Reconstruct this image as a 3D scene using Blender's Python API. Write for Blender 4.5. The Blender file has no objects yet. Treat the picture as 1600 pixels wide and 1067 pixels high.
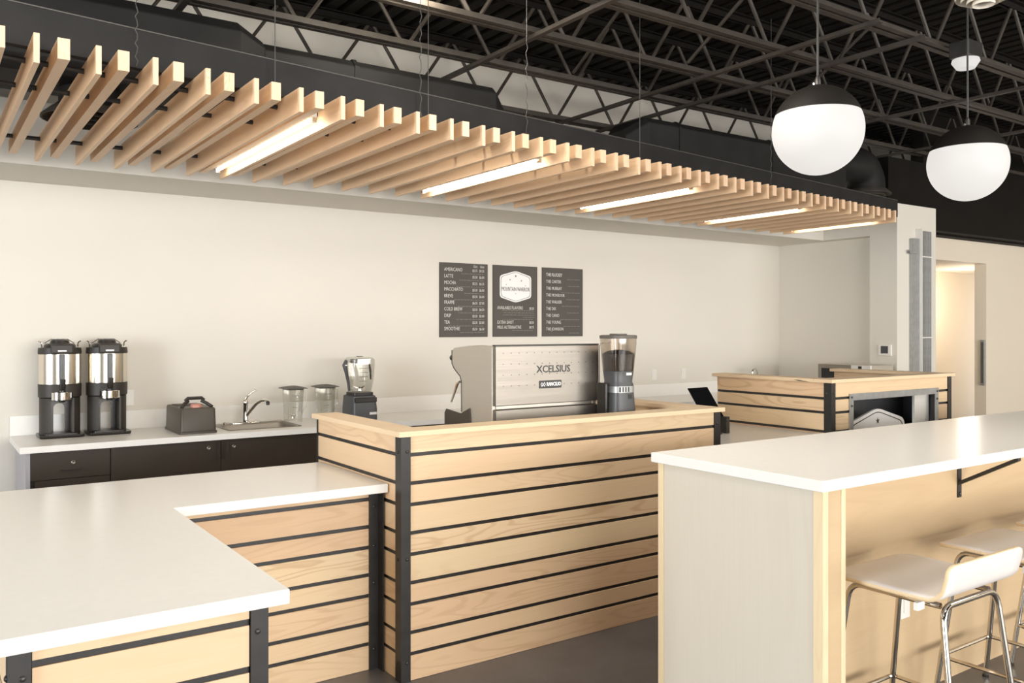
import bpy, math, random
from mathutils import Vector
random.seed(7)
S = bpy.context.scene
COL = S.collection

# ------------------------------------------------------------------ camera
F_PX, HZ, CXP, HC = 1340.0, 514.0, 800.0, 1.65
TH = math.radians(55.25)
VX, VY = math.cos(TH), math.sin(TH)
RX, RY = math.sin(TH), -math.cos(TH)
cam_d = bpy.data.cameras.new('camera')
cam = bpy.data.objects.new('camera', cam_d); COL.objects.link(cam)
cam.location = (0, 0, HC)
cam.rotation_euler = (math.pi/2, 0, -(math.pi/2 - TH))
cam_d.sensor_width = 36.0
cam_d.lens = 36.0*F_PX/1600.0
cam_d.shift_y = -(533.5-HZ)/1600.0
cam_d.clip_start = 0.02
S.camera = cam

def ray(x, y):
    a = (x-CXP)/F_PX; b = (HZ-y)/F_PX
    return Vector((VX+a*RX, VY+a*RY, b))
O = Vector((0, 0, HC))
def onZ(x, y, z): r = ray(x, y); return O + r*((z-HC)/r.z)
def onY(x, y, Y): r = ray(x, y); return O + r*(Y/r.y)
def onX(x, y, X): r = ray(x, y); return O + r*(X/r.x)

# ------------------------------------------------------------------ world, daylight, exposure
S.view_settings.view_transform = 'Standard'
S.view_settings.look = 'None'
S.view_settings.exposure = 1.1
S.view_settings.gamma = 1.0
S.view_settings.use_curve_mapping = False
W = bpy.data.worlds.new('world'); S.world = W; W.use_nodes = True
W.node_tree.nodes['Background'].inputs[0].default_value = (0.95, 0.97, 1.0, 1)
W.node_tree.nodes['Background'].inputs[1].default_value = 0.9
def area(name, loc, tgt, sx, sy, power, col):
    l = bpy.data.lights.new(name, 'AREA'); l.shape = 'RECTANGLE'; l.size = sx; l.size_y = sy
    l.energy = power; l.color = col
    o = bpy.data.objects.new(name, l); COL.objects.link(o); o.location = loc
    o.rotation_euler = (Vector(tgt)-Vector(loc)).to_track_quat('-Z', 'Z').to_euler()
    return o
# daylight standing in the storefront glazing (left end and behind the camera)
area('daylight_storefront_end', (-7.6, 0.4, 1.75), (0, 0.4, 1.7), 7.5, 2.6, 640, (0.90, 0.95, 1.0))
area('daylight_storefront_street', (4.6, -7.6, 1.75), (4.6, 0, 1.7), 15.0, 2.6, 640, (1.0, 0.97, 0.93))
def lamp(loc, power, col=(1.0, 0.90, 0.76), r=0.12):  # point light for the flood lamp, the downlight and the added fill
    l = bpy.data.lights.new('lamp_or_fill_light', 'POINT'); l.energy = power; l.color = col; l.shadow_soft_size = r
    o = bpy.data.objects.new('lamp_or_fill_light', l); COL.objects.link(o); o.location = loc
    return o

# added fill lights without fixtures, unseen above the top of the frame
def added_fill(x, y, p, col=(1.0, 0.94, 0.85)):
    l = bpy.data.lights.new('added_fill_light', 'AREA'); l.shape = 'DISK'; l.size = 0.7; l.energy = p; l.color = col
    o = bpy.data.objects.new('added_fill_light', l); COL.objects.link(o); o.location = (x, y, 3.45)
for lx, ly, lp in ((0.6, 2.8, 8), (2.4, 2.6, 9), (4.7, 1.5, 8), (8.4, -0.5, 34), (0.0, 0.3, 6), (3.0, -0.6, 5), (-2.4, 2.6, 6)):
    added_fill(lx, ly, lp)
for lx, ly, lp in ((1.2, 1.2, 5), (2.9, 2.6, 20), (7.6, -0.6, 30), (-1.6, 3.4, 12)):  # added point fill lights, unseen and without fixtures
    lamp((lx, ly, 3.0 if lx == 2.9 else 3.45), lp, (1.0, 0.92, 0.80), 0.15)

# ------------------------------------------------------------------ materials
def nm(name):
    m = bpy.data.materials.new(name); m.use_nodes = True
    return m, m.node_tree.nodes, m.node_tree.links, m.node_tree.nodes['Principled BSDF']
def plain(name, col, rough=0.5, metal=0.0, var=0.06, scale=6.0, bump=0.0, bscale=60.0, spec=0.5, coat=0.0):
    m, n, l, b = nm(name)
    b.inputs['Roughness'].default_value = rough; b.inputs['Metallic'].default_value = metal
    b.inputs['Specular IOR Level'].default_value = spec
    b.inputs['Coat Weight'].default_value = coat
    tc = n.new('ShaderNodeTexCoord'); no = n.new('ShaderNodeTexNoise')
    no.inputs['Scale'].default_value = scale; no.inputs['Detail'].default_value = 4
    l.new(tc.outputs['Object'], no.inputs['Vector'])
    cr = n.new('ShaderNodeValToRGB')
    cr.color_ramp.elements[0].position = 0.3; cr.color_ramp.elements[1].position = 0.7
    cr.color_ramp.elements[0].color = tuple(c*(1-var) for c in col)+(1,)
    cr.color_ramp.elements[1].color = tuple(min(1, c*(1+var)) for c in col)+(1,)
    l.new(no.outputs['Fac'], cr.inputs['Fac']); l.new(cr.outputs['Color'], b.inputs['Base Color'])
    if bump:
        n2 = n.new('ShaderNodeTexNoise'); n2.inputs['Scale'].default_value = bscale; n2.inputs['Detail'].default_value = 3
        l.new(tc.outputs['Object'], n2.inputs['Vector'])
        bp = n.new('ShaderNodeBump'); bp.inputs['Strength'].default_value = bump; bp.inputs['Distance'].default_value = 0.002
        l.new(n2.outputs['Fac'], bp.inputs['Height']); l.new(bp.outputs['Normal'], b.inputs['Normal'])
    return m
def wood(name, axis, light, dark, tint, rough=0.45, grain=0.5, sc=1.0, vary=1.0):
    m, n, l, b = nm(name)
    b.inputs['Roughness'].default_value = rough; b.inputs['Specular IOR Level'].default_value = 0.35
    tc = n.new('ShaderNodeTexCoord'); oi = n.new('ShaderNodeObjectInfo')
    mp = n.new('ShaderNodeMapping')
    s = [7.0*sc]*3; s['xyz'.index(axis)] = 0.9*sc
    mp.inputs['Scale'].default_value = s
    mul = n.new('ShaderNodeVectorMath'); mul.operation = 'SCALE'
    mul.inputs[0].default_value = (37.0, 91.0, 53.0); l.new(oi.outputs['Random'], mul.inputs['Scale'])
    add = n.new('ShaderNodeVectorMath'); add.operation = 'ADD'
    l.new(tc.outputs['Object'], mp.inputs['Vector']); l.new(mp.outputs['Vector'], add.inputs[0]); l.new(mul.outputs[0], add.inputs[1])
    no = n.new('ShaderNodeTexNoise'); no.inputs['Scale'].default_value = 1.0; no.inputs['Detail'].default_value = 1.5
    no.inputs['Distortion'].default_value = 0.5
    l.new(add.outputs[0], no.inputs['Vector'])
    m1 = n.new('ShaderNodeMath'); m1.operation = 'MULTIPLY'; m1.inputs[1].default_value = 70.0
    l.new(no.outputs['Fac'], m1.inputs[0])
    si = n.new('ShaderNodeMath'); si.operation = 'SINE'; l.new(m1.outputs[0], si.inputs[0])
    mr = n.new('ShaderNodeMapRange'); mr.inputs['From Min'].default_value = 0.2; mr.inputs['From Max'].default_value = 1.0
    mr.inputs['To Min'].default_value = 0.0; mr.inputs['To Max'].default_value = grain
    l.new(si.outputs[0], mr.inputs['Value'])
    # patches where the figure fades out
    n3 = n.new('ShaderNodeTexNoise'); n3.inputs['Scale'].default_value = 0.35; l.new(add.outputs[0], n3.inputs['Vector'])
    mk = n.new('ShaderNodeMapRange'); mk.inputs['From Min'].default_value = 0.42; mk.inputs['From Max'].default_value = 0.66
    l.new(n3.outputs['Fac'], mk.inputs['Value'])
    mm = n.new('ShaderNodeMath'); mm.operation = 'MULTIPLY'; l.new(mr.outputs[0], mm.inputs[0]); l.new(mk.outputs[0], mm.inputs[1])
    # fine fibre
    mp2 = n.new('ShaderNodeMapping'); s2 = [160.0]*3; s2['xyz'.index(axis)] = 3.0
    mp2.inputs['Scale'].default_value = s2; l.new(tc.outputs['Object'], mp2.inputs['Vector'])
    nf = n.new('ShaderNodeTexNoise'); nf.inputs['Scale'].default_value = 1.0; l.new(mp2.outputs['Vector'], nf.inputs['Vector'])
    base = n.new('ShaderNodeMix'); base.data_type = 'RGBA'
    base.inputs['A'].default_value = light+(1,); base.inputs['B'].default_value = tint+(1,)
    rv = n.new('ShaderNodeMath'); rv.operation = 'MULTIPLY'; rv.inputs[1].default_value = vary; l.new(oi.outputs['Random'], rv.inputs[0])
    l.new(rv.outputs[0], base.inputs['Factor'])
    g1 = n.new('ShaderNodeMix'); g1.data_type = 'RGBA'; g1.inputs['B'].default_value = dark+(1,)
    l.new(base.outputs['Result'], g1.inputs['A']); l.new(mm.outputs[0], g1.inputs['Factor'])
    g2 = n.new('ShaderNodeMix'); g2.data_type = 'RGBA'; g2.inputs['B'].default_value = dark+(1,)
    f2 = n.new('ShaderNodeMath'); f2.operation = 'MULTIPLY'; f2.inputs[1].default_value = 0.22; l.new(nf.outputs['Fac'], f2.inputs[0])
    l.new(g1.outputs['Result'], g2.inputs['A']); l.new(f2.outputs[0], g2.inputs['Factor'])
    l.new(g2.outputs['Result'], b.inputs['Base Color'])
    return m
def emis(name, col, strength):
    m, n, l, b = nm(name)
    b.inputs['Base Color'].default_value = (0.10, 0.10, 0.10, 1); b.inputs['Roughness'].default_value = 0.6
    b.inputs['Emission Color'].default_value = col+(1,); b.inputs['Emission Strength'].default_value = strength
    return m
def clear(name, tint=(0.97, 0.98, 0.98), gl=0.10, rough=0.03):
    m = bpy.data.materials.new(name); m.use_nodes = True
    n = m.node_tree.nodes; l = m.node_tree.links; n.remove(n['Principled BSDF'])
    out = n['Material Output']; t = n.new('ShaderNodeBsdfTransparent'); t.inputs[0].default_value = tint+(1,)
    g = n.new('ShaderNodeBsdfGlossy'); g.inputs['Roughness'].default_value = rough
    lw = n.new('ShaderNodeLayerWeight'); lw.inputs[0].default_value = 0.35
    mr = n.new('ShaderNodeMapRange'); mr.inputs['To Min'].default_value = gl*0.5; mr.inputs['To Max'].default_value = min(1, gl*6)
    l.new(lw.outputs['Facing'], mr.inputs['Value'])
    mx = n.new('ShaderNodeMixShader'); l.new(mr.outputs[0], mx.inputs[0]); l.new(t.outputs[0], mx.inputs[1]); l.new(g.outputs[0], mx.inputs[2])
    l.new(mx.outputs[0], out.inputs[0])
    return m
def brushed(name, col, rough, axis='x'):
    m, n, l, b = nm(name)
    b.inputs['Metallic'].default_value = 1.0
    tc = n.new('ShaderNodeTexCoord'); mp = n.new('ShaderNodeMapping')
    s = [220.0]*3; s['xyz'.index(axis)] = 2.0
    mp.inputs['Scale'].default_value = s; l.new(tc.outputs['Object'], mp.inputs['Vector'])
    no = n.new('ShaderNodeTexNoise'); no.inputs['Scale'].default_value = 1.0; l.new(mp.outputs['Vector'], no.inputs['Vector'])
    mr = n.new('ShaderNodeMapRange'); mr.inputs['To Min'].default_value = rough*0.75; mr.inputs['To Max'].default_value = rough*1.3
    l.new(no.outputs['Fac'], mr.inputs['Value']); l.new(mr.outputs[0], b.inputs['Roughness'])
    b.inputs['Base Color'].default_value = col+(1,)
    return m
M = {}
M['wall'] = plain('wall_paint', (0.72, 0.68, 0.605), 0.75, var=0.012, scale=1.5, bump=0.05, bscale=220)
M['hallwall'] = plain('hall_paint', (0.80, 0.71, 0.58), 0.75, var=0.012, scale=1.5)
M['blackpaint'] = plain('black_ceiling_paint', (0.0065, 0.0053, 0.0043), 0.7, var=0.25, scale=3, spec=0.15)
M['joist'] = plain('black_joist_paint', (0.052, 0.044, 0.036), 0.55, var=0.2, scale=9, spec=0.25)
M['duct'] = plain('black_duct_wrap', (0.013, 0.0125, 0.012), 0.6, var=0.25, scale=4, bump=0.3, bscale=9, spec=0.2)
M['header'] = plain('header_black', (0.016, 0.0155, 0.0155), 0.6, var=0.2, scale=5, spec=0.2)
M['iron'] = plain('black_iron', (0.022, 0.020, 0.019), 0.40, var=0.25, scale=14)
M['ironlite'] = plain('bolt_iron', (0.06, 0.055, 0.05), 0.35, metal=0.6, var=0.2)
M['quartz'] = plain('white_quartz', (0.82, 0.80, 0.76), 0.24, var=0.012, scale=30, spec=0.5)
M['quartzback'] = plain('white_laminate', (0.86, 0.835, 0.79), 0.3, var=0.01, scale=30)
M['cab'] = plain('espresso_laminate', (0.036, 0.0245, 0.0145), 0.5, var=0.10, scale=5)
M['cabside'] = plain('grey_cabinet_side', (0.40, 0.38, 0.40), 0.5, var=0.03)
M['steel'] = brushed('brushed_steel', (0.30, 0.275, 0.24), 0.42, 'x')
M['steelv'] = brushed('polished_steel', (0.74, 0.69, 0.60), 0.22, 'z')
M['satin'] = brushed('satin_steel_side', (0.66, 0.62, 0.55), 0.50, 'y')
M['galv'] = plain('galvanised', (0.40, 0.41, 0.41), 0.42, metal=0.7, var=0.10, scale=18)
M['chrome'] = plain('chrome', (0.78, 0.76, 0.73), 0.07, metal=1.0, var=0.02)
M['chromew'] = plain('stool_chrome', (0.62, 0.58, 0.52), 0.12, metal=1.0, var=0.03)
M['plastic'] = plain('black_plastic', (0.017, 0.014, 0.011), 0.28, var=0.15)
M['plasticm'] = plain('matt_black_plastic', (0.030, 0.025, 0.019), 0.5, var=0.12, bump=0.1, bscale=150)
M['brownplastic'] = plain('brown_grey_plastic', (0.062, 0.050, 0.036), 0.42, var=0.08)
M['greyplastic'] = plain('charcoal_plastic', (0.060, 0.062, 0.066), 0.4, var=0.06)
M['lidgrey'] = plain('grey_rubber_lid', (0.10, 0.09, 0.075), 0.55, var=0.08)
M['pink'] = plain('pink_cap', (0.55, 0.26, 0.20), 0.4)
M['white'] = plain('white_plastic', (0.80, 0.78, 0.73), 0.4, var=0.02)
M['signwhite'] = plain('sign_white', (0.88, 0.87, 0.85), 0.5, var=0.01)
M['ink'] = plain('sign_ink', (0.045, 0.042, 0.04), 0.6, var=0.05)
M['board'] = plain('menu_board_grey', (0.085, 0.076, 0.066), 0.7, var=0.05, scale=3)
M['print'] = plain('menu_print_white', (0.66, 0.64, 0.60), 0.7, var=0.01)
M['printdim'] = plain('menu_print_grey', (0.20, 0.185, 0.165), 0.7, var=0.01)
M['silverprint'] = plain('badge_silver', (0.75, 0.74, 0.72), 0.3, metal=0.3, var=0.02)
M['screen'] = plain('black_glass', (0.006, 0.006, 0.007), 0.12, var=0.1)
M['beans'] = plain('coffee_beans', (0.022, 0.011, 0.007), 0.45, var=0.5, scale=120, bump=0.8, bscale=90)
M['clear'] = clear('clear_plastic')
M['jar'] = clear('clear_jar', (0.96, 0.96, 0.945), 0.07, 0.05)
M['smoke'] = clear('smoked_hopper', (0.72, 0.66, 0.60), 0.10, 0.08)
M['cord'] = plain('black_cord', (0.02, 0.02, 0.018), 0.5)
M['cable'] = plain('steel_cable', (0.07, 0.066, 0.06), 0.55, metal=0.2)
M['globe'] = emis('opal_globe', (1.0, 0.965, 0.91), 0.34)
M['led'] = emis('led_diffuser', (1.0, 0.90, 0.74), 10.0)
M['bulb'] = emis('flood_bulb', (1.0, 0.90, 0.74), 30.0)
M['downlight'] = emis('downlight_lens', (1.0, 0.93, 0.80), 5.0)
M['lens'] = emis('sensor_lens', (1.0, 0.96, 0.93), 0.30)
M['ridge'] = plain('cream_metal', (0.60, 0.55, 0.47), 0.5)
M['stoolseat'] = plain('white_laminate_seat', (0.78, 0.735, 0.70), 0.45, var=0.015)
M['plyedge'] = wood('ply_edge', 'x', (0.82, 0.66, 0.42), (0.62, 0.44, 0.25), (0.80, 0.62, 0.40), sc=3)
LT, DK, TI = (0.80, 0.625, 0.40), (0.46, 0.26, 0.13), (0.76, 0.53, 0.335)
M['plankx'] = wood('maple_plank_x', 'x', LT, DK, TI, grain=0.42)
M['planky'] = wood('maple_plank_y', 'y', LT, DK, TI, grain=0.42)
M['capx'] = wood('maple_cap_x', 'x', (0.80, 0.62, 0.41), DK, (0.80, 0.62, 0.41), grain=0.16)
M['capy'] = wood('maple_cap_y', 'y', (0.80, 0.62, 0.41), DK, (0.80, 0.62, 0.41), grain=0.16)
M['slat'] = wood('slat_birch', 'y', (0.88, 0.65, 0.43), (0.58, 0.34, 0.18), (0.85, 0.605, 0.385), grain=0.22)
M['slatend'] = wood('slat_end_ply', 'z', (0.78, 0.56, 0.38), (0.42, 0.24, 0.14), (0.76, 0.53, 0.355), grain=0.5, sc=8)
M['birch'] = wood('birch_panel', 'z', (0.64, 0.59, 0.495), (0.50, 0.42, 0.31), (0.64, 0.59, 0.495), grain=0.18, sc=0.5)
M['birchw'] = wood('birch_panel_front', 'x', (0.60, 0.445, 0.27), (0.44, 0.29, 0.15), (0.60, 0.445, 0.27), grain=0.22, sc=0.5)
M['pine'] = wood('pine_trim', 'z', (0.80, 0.655, 0.43), (0.60, 0.42, 0.23), (0.80, 0.655, 0.43), grain=0.25)
# polished concrete
m, n, l, b = nm('polished_concrete'); M['floor'] = m
tc = n.new('ShaderNodeTexCoord'); n1 = n.new('ShaderNodeTexNoise'); n1.inputs['Scale'].default_value = 1.7; n1.inputs['Detail'].default_value = 8; n1.inputs['Roughness'].default_value = 0.65
l.new(tc.outputs['Object'], n1.inputs['Vector'])
cr = n.new('ShaderNodeValToRGB'); cr.color_ramp.elements[0].position = 0.3; cr.color_ramp.elements[1].position = 0.72
cr.color_ramp.elements[0].color = (0.070, 0.066, 0.068, 1); cr.color_ramp.elements[1].color = (0.155, 0.145, 0.147, 1)
l.new(n1.outputs['Fac'], cr.inputs['Fac']); l.new(cr.outputs['Color'], b.inputs['Base Color'])
mr = n.new('ShaderNodeMapRange'); mr.inputs['To Min'].default_value = 0.25; mr.inputs['To Max'].default_value = 0.5
l.new(n1.outputs['Fac'], mr.inputs['Value']); l.new(mr.outputs[0], b.inputs['Roughness'])

# ------------------------------------------------------------------ mesh helpers
class MB:
    def __init__(s): s.v = []; s.f = []; s.mi = []
    def add(s, vs, fs, mi=0):
        k = len(s.v); s.v += [Vector(p) for p in vs]
        for f in fs: s.f.append([i+k for i in f]); s.mi.append(mi)
        return s
    def box(s, x0, x1, y0, y1, z0, z1, mi=0):
        vs = [(x, y, z) for z in (z0, z1) for y in (y0, y1) for x in (x0, x1)]
        return s.add(vs, [(0, 2, 3, 1), (4, 5, 7, 6), (0, 1, 5, 4), (2, 6, 7, 3), (0, 4, 6, 2), (1, 3, 7, 5)], mi)
    def prism(s, poly, axis, a0, a1, mi=0):
        # poly: 2D points in the two other axes (cyclic order x->(y,z), y->(x,z), z->(x,y))
        n = len(poly)
        def P(p, a):
            return {'x': (a, p[0], p[1]), 'y': (p[0], a, p[1]), 'z': (p[0], p[1], a)}[axis]
        vs = [P(p, a0) for p in poly]+[P(p, a1) for p in poly]
        fs = [tuple(range(n))[::-1], tuple(range(n, 2*n))]+[(i, (i+1) % n, n+(i+1) % n, n+i) for i in range(n)]
        return s.add(vs, fs, mi)
    def tube(s, pts, r, n=8, caps=True, mi=0):
        pts = [Vector(p) for p in pts]; k = len(pts)
        rs = r if isinstance(r, (list, tuple)) else [r]*k
        rings = []; up = None
        for i, p in enumerate(pts):
            d = (pts[min(i+1, k-1)]-pts[max(i-1, 0)]).normalized()
            if up is None:
                up = Vector((0, 0, 1)) if abs(d.z) < 0.9 else Vector((1, 0, 0))
            a = d.cross(up)
            if a.length < 1e-5: a = d.cross(Vector((0, 1, 0)))
            a.normalize(); bb = a.cross(d).normalized(); up = bb
            rings.append([p+(a*math.cos(2*math.pi*j/n)+bb*math.sin(2*math.pi*j/n))*rs[i] for j in range(n)])
        vs = [q for R in rings for q in R]; fs = []
        for i in range(k-1):
            for j in range(n):
                fs.append((i*n+j, i*n+(j+1) % n, (i+1)*n+(j+1) % n, (i+1)*n+j))
        if caps: fs += [tuple(range(n))[::-1], tuple(range((k-1)*n, k*n))]
        return s.add(vs, fs, mi)
    def lathe(s, prof, c=(0, 0, 0), n=24, a0=0.0, a1=2*math.pi, cap=True, mi=0):
        full = abs(a1-a0-2*math.pi) < 1e-6; m_ = n if full else n+1
        vs = []; fs = []
        for (r, z) in prof:
            for j in range(m_):
                t = a0+(a1-a0)*j/n
                vs.append((c[0]+r*math.cos(t), c[1]+r*math.sin(t), c[2]+z))
        for i in range(len(prof)-1):
            for j in range(n):
                j2 = (j+1) % m_
                fs.append((i*m_+j, i*m_+j2, (i+1)*m_+j2, (i+1)*m_+j))
        if cap and full:
            fs += [tuple(range(m_))[::-1], tuple(range((len(prof)-1)*m_, len(prof)*m_))]
        return s.add(vs, fs, mi)
    def loft(s, rings, cap=True, mi=0):
        n = len(rings[0]); vs = [p for R in rings for p in R]; fs = []
        for i in range(len(rings)-1):
            for j in range(n): fs.append((i*n+j, i*n+(j+1) % n, (i+1)*n+(j+1) % n, (i+1)*n+j))
        if cap: fs += [tuple(range(n))[::-1], tuple(range((len(rings)-1)*n, len(rings)*n))]
        return s.add(vs, fs, mi)
    def build(s, name, mat, parent=None, smooth=False, bevel=0.0, label=None, world=True, solid=0.0):
        xs = [v.x for v in s.v]; ys = [v.y for v in s.v]; zs = [v.z for v in s.v]
        c = Vector(((min(xs)+max(xs))/2, (min(ys)+max(ys))/2, (min(zs)+max(zs))/2))
        if parent is None: c.z = min(zs)
        me = bpy.data.meshes.new(name)
        me.from_pydata([tuple(v-c) for v in s.v], [], s.f)
        mats = mat if isinstance(mat, (list, tuple)) else [mat]
        for q in mats: me.materials.append(M[q])
        if len(mats) > 1: me.polygons.foreach_set('material_index', s.mi)
        me.update()
        import bmesh
        bm = bmesh.new(); bm.from_mesh(me); bmesh.ops.recalc_face_normals(bm, faces=bm.faces); bm.to_mesh(me); bm.free()
        o = bpy.data.objects.new(name, me); COL.objects.link(o)
        o.location = c
        if parent is not None:
            o.parent = parent
            if world: o.location = c - wloc(parent)
        if smooth:
            for p in me.polygons: p.use_smooth = True
            if smooth != 'all':
                me.set_sharp_from_angle(angle=math.radians(smooth if smooth is not True else 40))
        if solid:
            so = o.modifiers.new('solid', 'SOLIDIFY'); so.thickness = solid; so.offset = 0
        if bevel:
            bv = o.modifiers.new('bevel', 'BEVEL'); bv.width = bevel; bv.segments = 2; bv.limit_method = 'ANGLE'
        if label: o['label'] = label
        return o
def wloc(o):
    p = Vector((0, 0, 0))
    while o is not None: p = p + o.location; o = o.parent
    return p
def thing(name, loc, label, cat, group=None, rz=0.0):
    o = bpy.data.objects.new(name, None); COL.objects.link(o); o.location = loc; o.rotation_euler = (0, 0, rz)
    o.empty_display_size = 0.1
    o['label'] = label; o['category'] = cat
    if group: o['group'] = group
    return o
def tag(o, label, cat, group=None):
    o['label'] = label; o['category'] = cat
    if group: o['group'] = group
    return o
def struct(o): o['kind'] = 'structure'; return o
def copy_tree(o, parent=None):
    c = o.copy(); COL.objects.link(c); c.parent = parent
    for ch in list(o.children): copy_tree(ch, c)
    return c
def text(s, size, loc, mat, parent, name='lettering', align='LEFT', rot=(math.pi/2, 0, 0), ext=0.0006, sx=1.0, bold=0.0):
    cu = bpy.data.curves.new(name, 'FONT'); cu.body = s; cu.size = size; cu.align_x = align; cu.align_y = 'CENTER'
    cu.extrude = ext; cu.resolution_u = 2; cu.offset = bold
    t = bpy.data.objects.new(name, cu); COL.objects.link(t)
    dg = bpy.context.evaluated_depsgraph_get()
    me = bpy.data.meshes.new_from_object(t.evaluated_get(dg))
    bpy.data.objects.remove(t); bpy.data.curves.remove(cu)
    me.materials.clear(); me.materials.append(M[mat])
    o = bpy.data.objects.new(name, me); COL.objects.link(o)
    o.parent = parent; o.location = Vector(loc)-wloc(parent); o.rotation_euler = rot; o.scale = (sx, 1, 1)
    return o

# ------------------------------------------------------------------ the room
YW = 6.85          # back wall
ZD = 4.15          # underside of roof deck
ZS = 2.675         # soffit underside
XE = 8.78          # end wall (recessed face)
XP = 8.63          # end wall pier face
YP = 5.20          # pier front
XH = 9.40          # pier right edge
YH = 5.60          # hall wall face
ZP = 3.00
struct(MB().box(-8.2, 14, -8.2, 9.0, -0.08, 0).build('floor', 'floor'))
# corrugated deck, ribs running front to back
mb = MB(); x = -8.2; prof = []
while x < 14:
    prof += [(x, ZD), (x+0.09, ZD), (x+0.105, ZD+0.04), (x+0.135, ZD+0.04)]; x += 0.15
prof += [(x, ZD), (x, ZD+0.12), (-8.2, ZD+0.12)]
mb.prism(prof, 'y', -8.2, 9.0)
struct(mb.build('ceiling', 'blackpaint'))
struct(MB().box(-8.0, XH, YW, YW+0.15, 0, ZD).build('wall_back', 'wall'))
struct(MB().box(XH, 14, YW, YW+0.15, 3.0, ZD).build('wall_back_upper', 'wall'))
struct(MB().box(-8.0, XP, 6.11, YW, ZS, ZS+0.40).build('trim_1', 'wall'))
mb = MB()
mb.box(XE, XE+0.12, 5.52, YW, 0, ZP)                 # recessed face
mb.box(XP, XH, YP, 5.52, 0, ZP)                      # pier
mb.box(XP, XE, 5.52, YW, ZS, ZP)                     # header over the recess
struct(mb.build('wall_right', 'wall'))
# hall beyond the pier
XO = onY(1541, 500, YH).x; ZT = onY(1541, 379.5, YH).z; ZO = onY(1541, 412, YH).z
mb = MB()
mb.box(XO, 14, YH, YH+0.15, 0, ZT)
mb.box(XH, XO, YH, YH+0.15, ZO, ZT)
struct(mb.build('wall_hall', 'hallwall'))
struct(MB().box(XH, 14, YW+0.0, YW+0.15, 0, ZO+0.3).build('wall_hall_back', 'hallwall'))
struct(MB().box(XH, 14, YH+0.15, YW, ZO, ZO+0.1).build('trim_2', 'hallwall'))
# black bulkhead above pier and hall
mb = MB()
mb.box(XP, 9.32, YP+0.1, YP+0.25, ZP, 3.52)
mb.box(9.40, 14, YP+0.1, YP+0.25, ZT+0.02, ZD)
mb.box(9.32, 9.40, YP+0.1, YP+0.25, ZP, ZD)
mb.box(9.40, 14, YP+0.25, YH+0.15, ZT, ZT+0.06)
struct(mb.build('trim_3', 'blackpaint'))
# storefront walls behind and to the left of the camera (glazed openings)
mb = MB()
for y0, y1, z0, z1 in ((-8.2, 9.0, 3.1, ZD), (-8.2, 9.0, 0, 0.35), (-8.2, -3.4, 0.35, 3.1), (4.2, 9.0, 0.35, 3.1)):
    mb.box(-8.2, -8.0, y0, y1, z0, z1)
struct(mb.build('wall_left', 'wall'))
mb = MB()
for x0, x1, z0, z1 in ((-8.0, 14, 3.1, ZD), (-8.0, 14, 0, 0.35), (-8.0, -2.4, 0.35, 3.1), (12.4, 14, 0.35, 3.1)):
    mb.box(x0, x1, -8.2, -8.0, z0, z1)
struct(mb.build('wall_front', 'wall'))
struct(MB().box(13.8, 14, -8.0, 5.3, 0, ZD).build('wall_far_right', 'hallwall'))
for k, (a, bq, fix) in enumerate(((-3.4, 4.2, 'x'), (-2.4, 12.4, 'y'))):
    w = bpy.data.objects.new('window_%d' % (k+1), None); COL.objects.link(w); w['kind'] = 'structure'
    cnt = 4 if fix == 'x' else 7
    for i in range(cnt+1):
        p = a+(bq-a)*i/cnt; p0 = min(max(p-0.03, a), bq-0.06)
        mb = MB()
        if fix == 'x': mb.box(-8.15, -8.05, p0, p0+0.06, 0.35, 3.1)
        else: mb.box(p0, p0+0.06, -8.15, -8.05, 0.35, 3.1)
        mb.build('mullion', 'iron', w)
# ------------------------------------------------------------------ roof joists
ZB = 3.60
jl = [(6.36, 'black open-web steel joist closest to the pale back wall, webs against the wall'),
      (5.30, 'black open-web steel joist, second from the pale back wall'),
      (4.60, 'black open-web steel joist, third from the back wall, warm lamp glow at its left'),
      (3.90, 'black open-web steel joist, fourth from the back wall'),
      (3.22, 'black open-web steel joist carrying the small white dome sensor')]
proto = None
for k, (y, lab) in enumerate(jl):
    if proto is None:
        t = thing('steel_joist', (0, y, ZB), lab, 'joist', 'open-web joists under the roof deck')
        for nm_, z0, s_ in (('bottom_chord', 0.0, 1), ('top_chord', ZD-ZB, -1)):
            mb = MB()
            for sg in (-1, 1):
                poly = [(sg*0.012, z0), (sg*0.055, z0), (sg*0.055, z0+s_*0.008), (sg*0.020, z0+s_*0.008), (sg*0.020, z0+s_*0.05), (sg*0.012, z0+s_*0.05)]
                mb.prism(poly, 'x', -4.0, 13.7)
            mb.build(nm_, 'joist' if s_ > 0 else 'blackpaint', t, world=False)
        zt = ZD-ZB-0.03
        wb = None
        for i in range(23):
            xc = -3.37+i*0.752
            if wb is None:
                mb = MB().tube([(xc-0.36, 0, zt), (xc-0.04, 0, 0.05), (xc-0.018, 0, 0.026), (xc+0.018, 0, 0.026), (xc+0.04, 0, 0.05), (xc+0.36, 0, zt)], 0.0140, 6)
                wb = mb.build('web', 'joist', t, smooth=True, world=False)
            else:
                c = wb.copy(); COL.objects.link(c); c.parent = t; c.location = wb.location+Vector((0.752*i, 0, 0))
        proto = t
    else:
        t = copy_tree(proto); t.location = (0.13*(k % 3), y, ZB); t['label'] = lab
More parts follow.
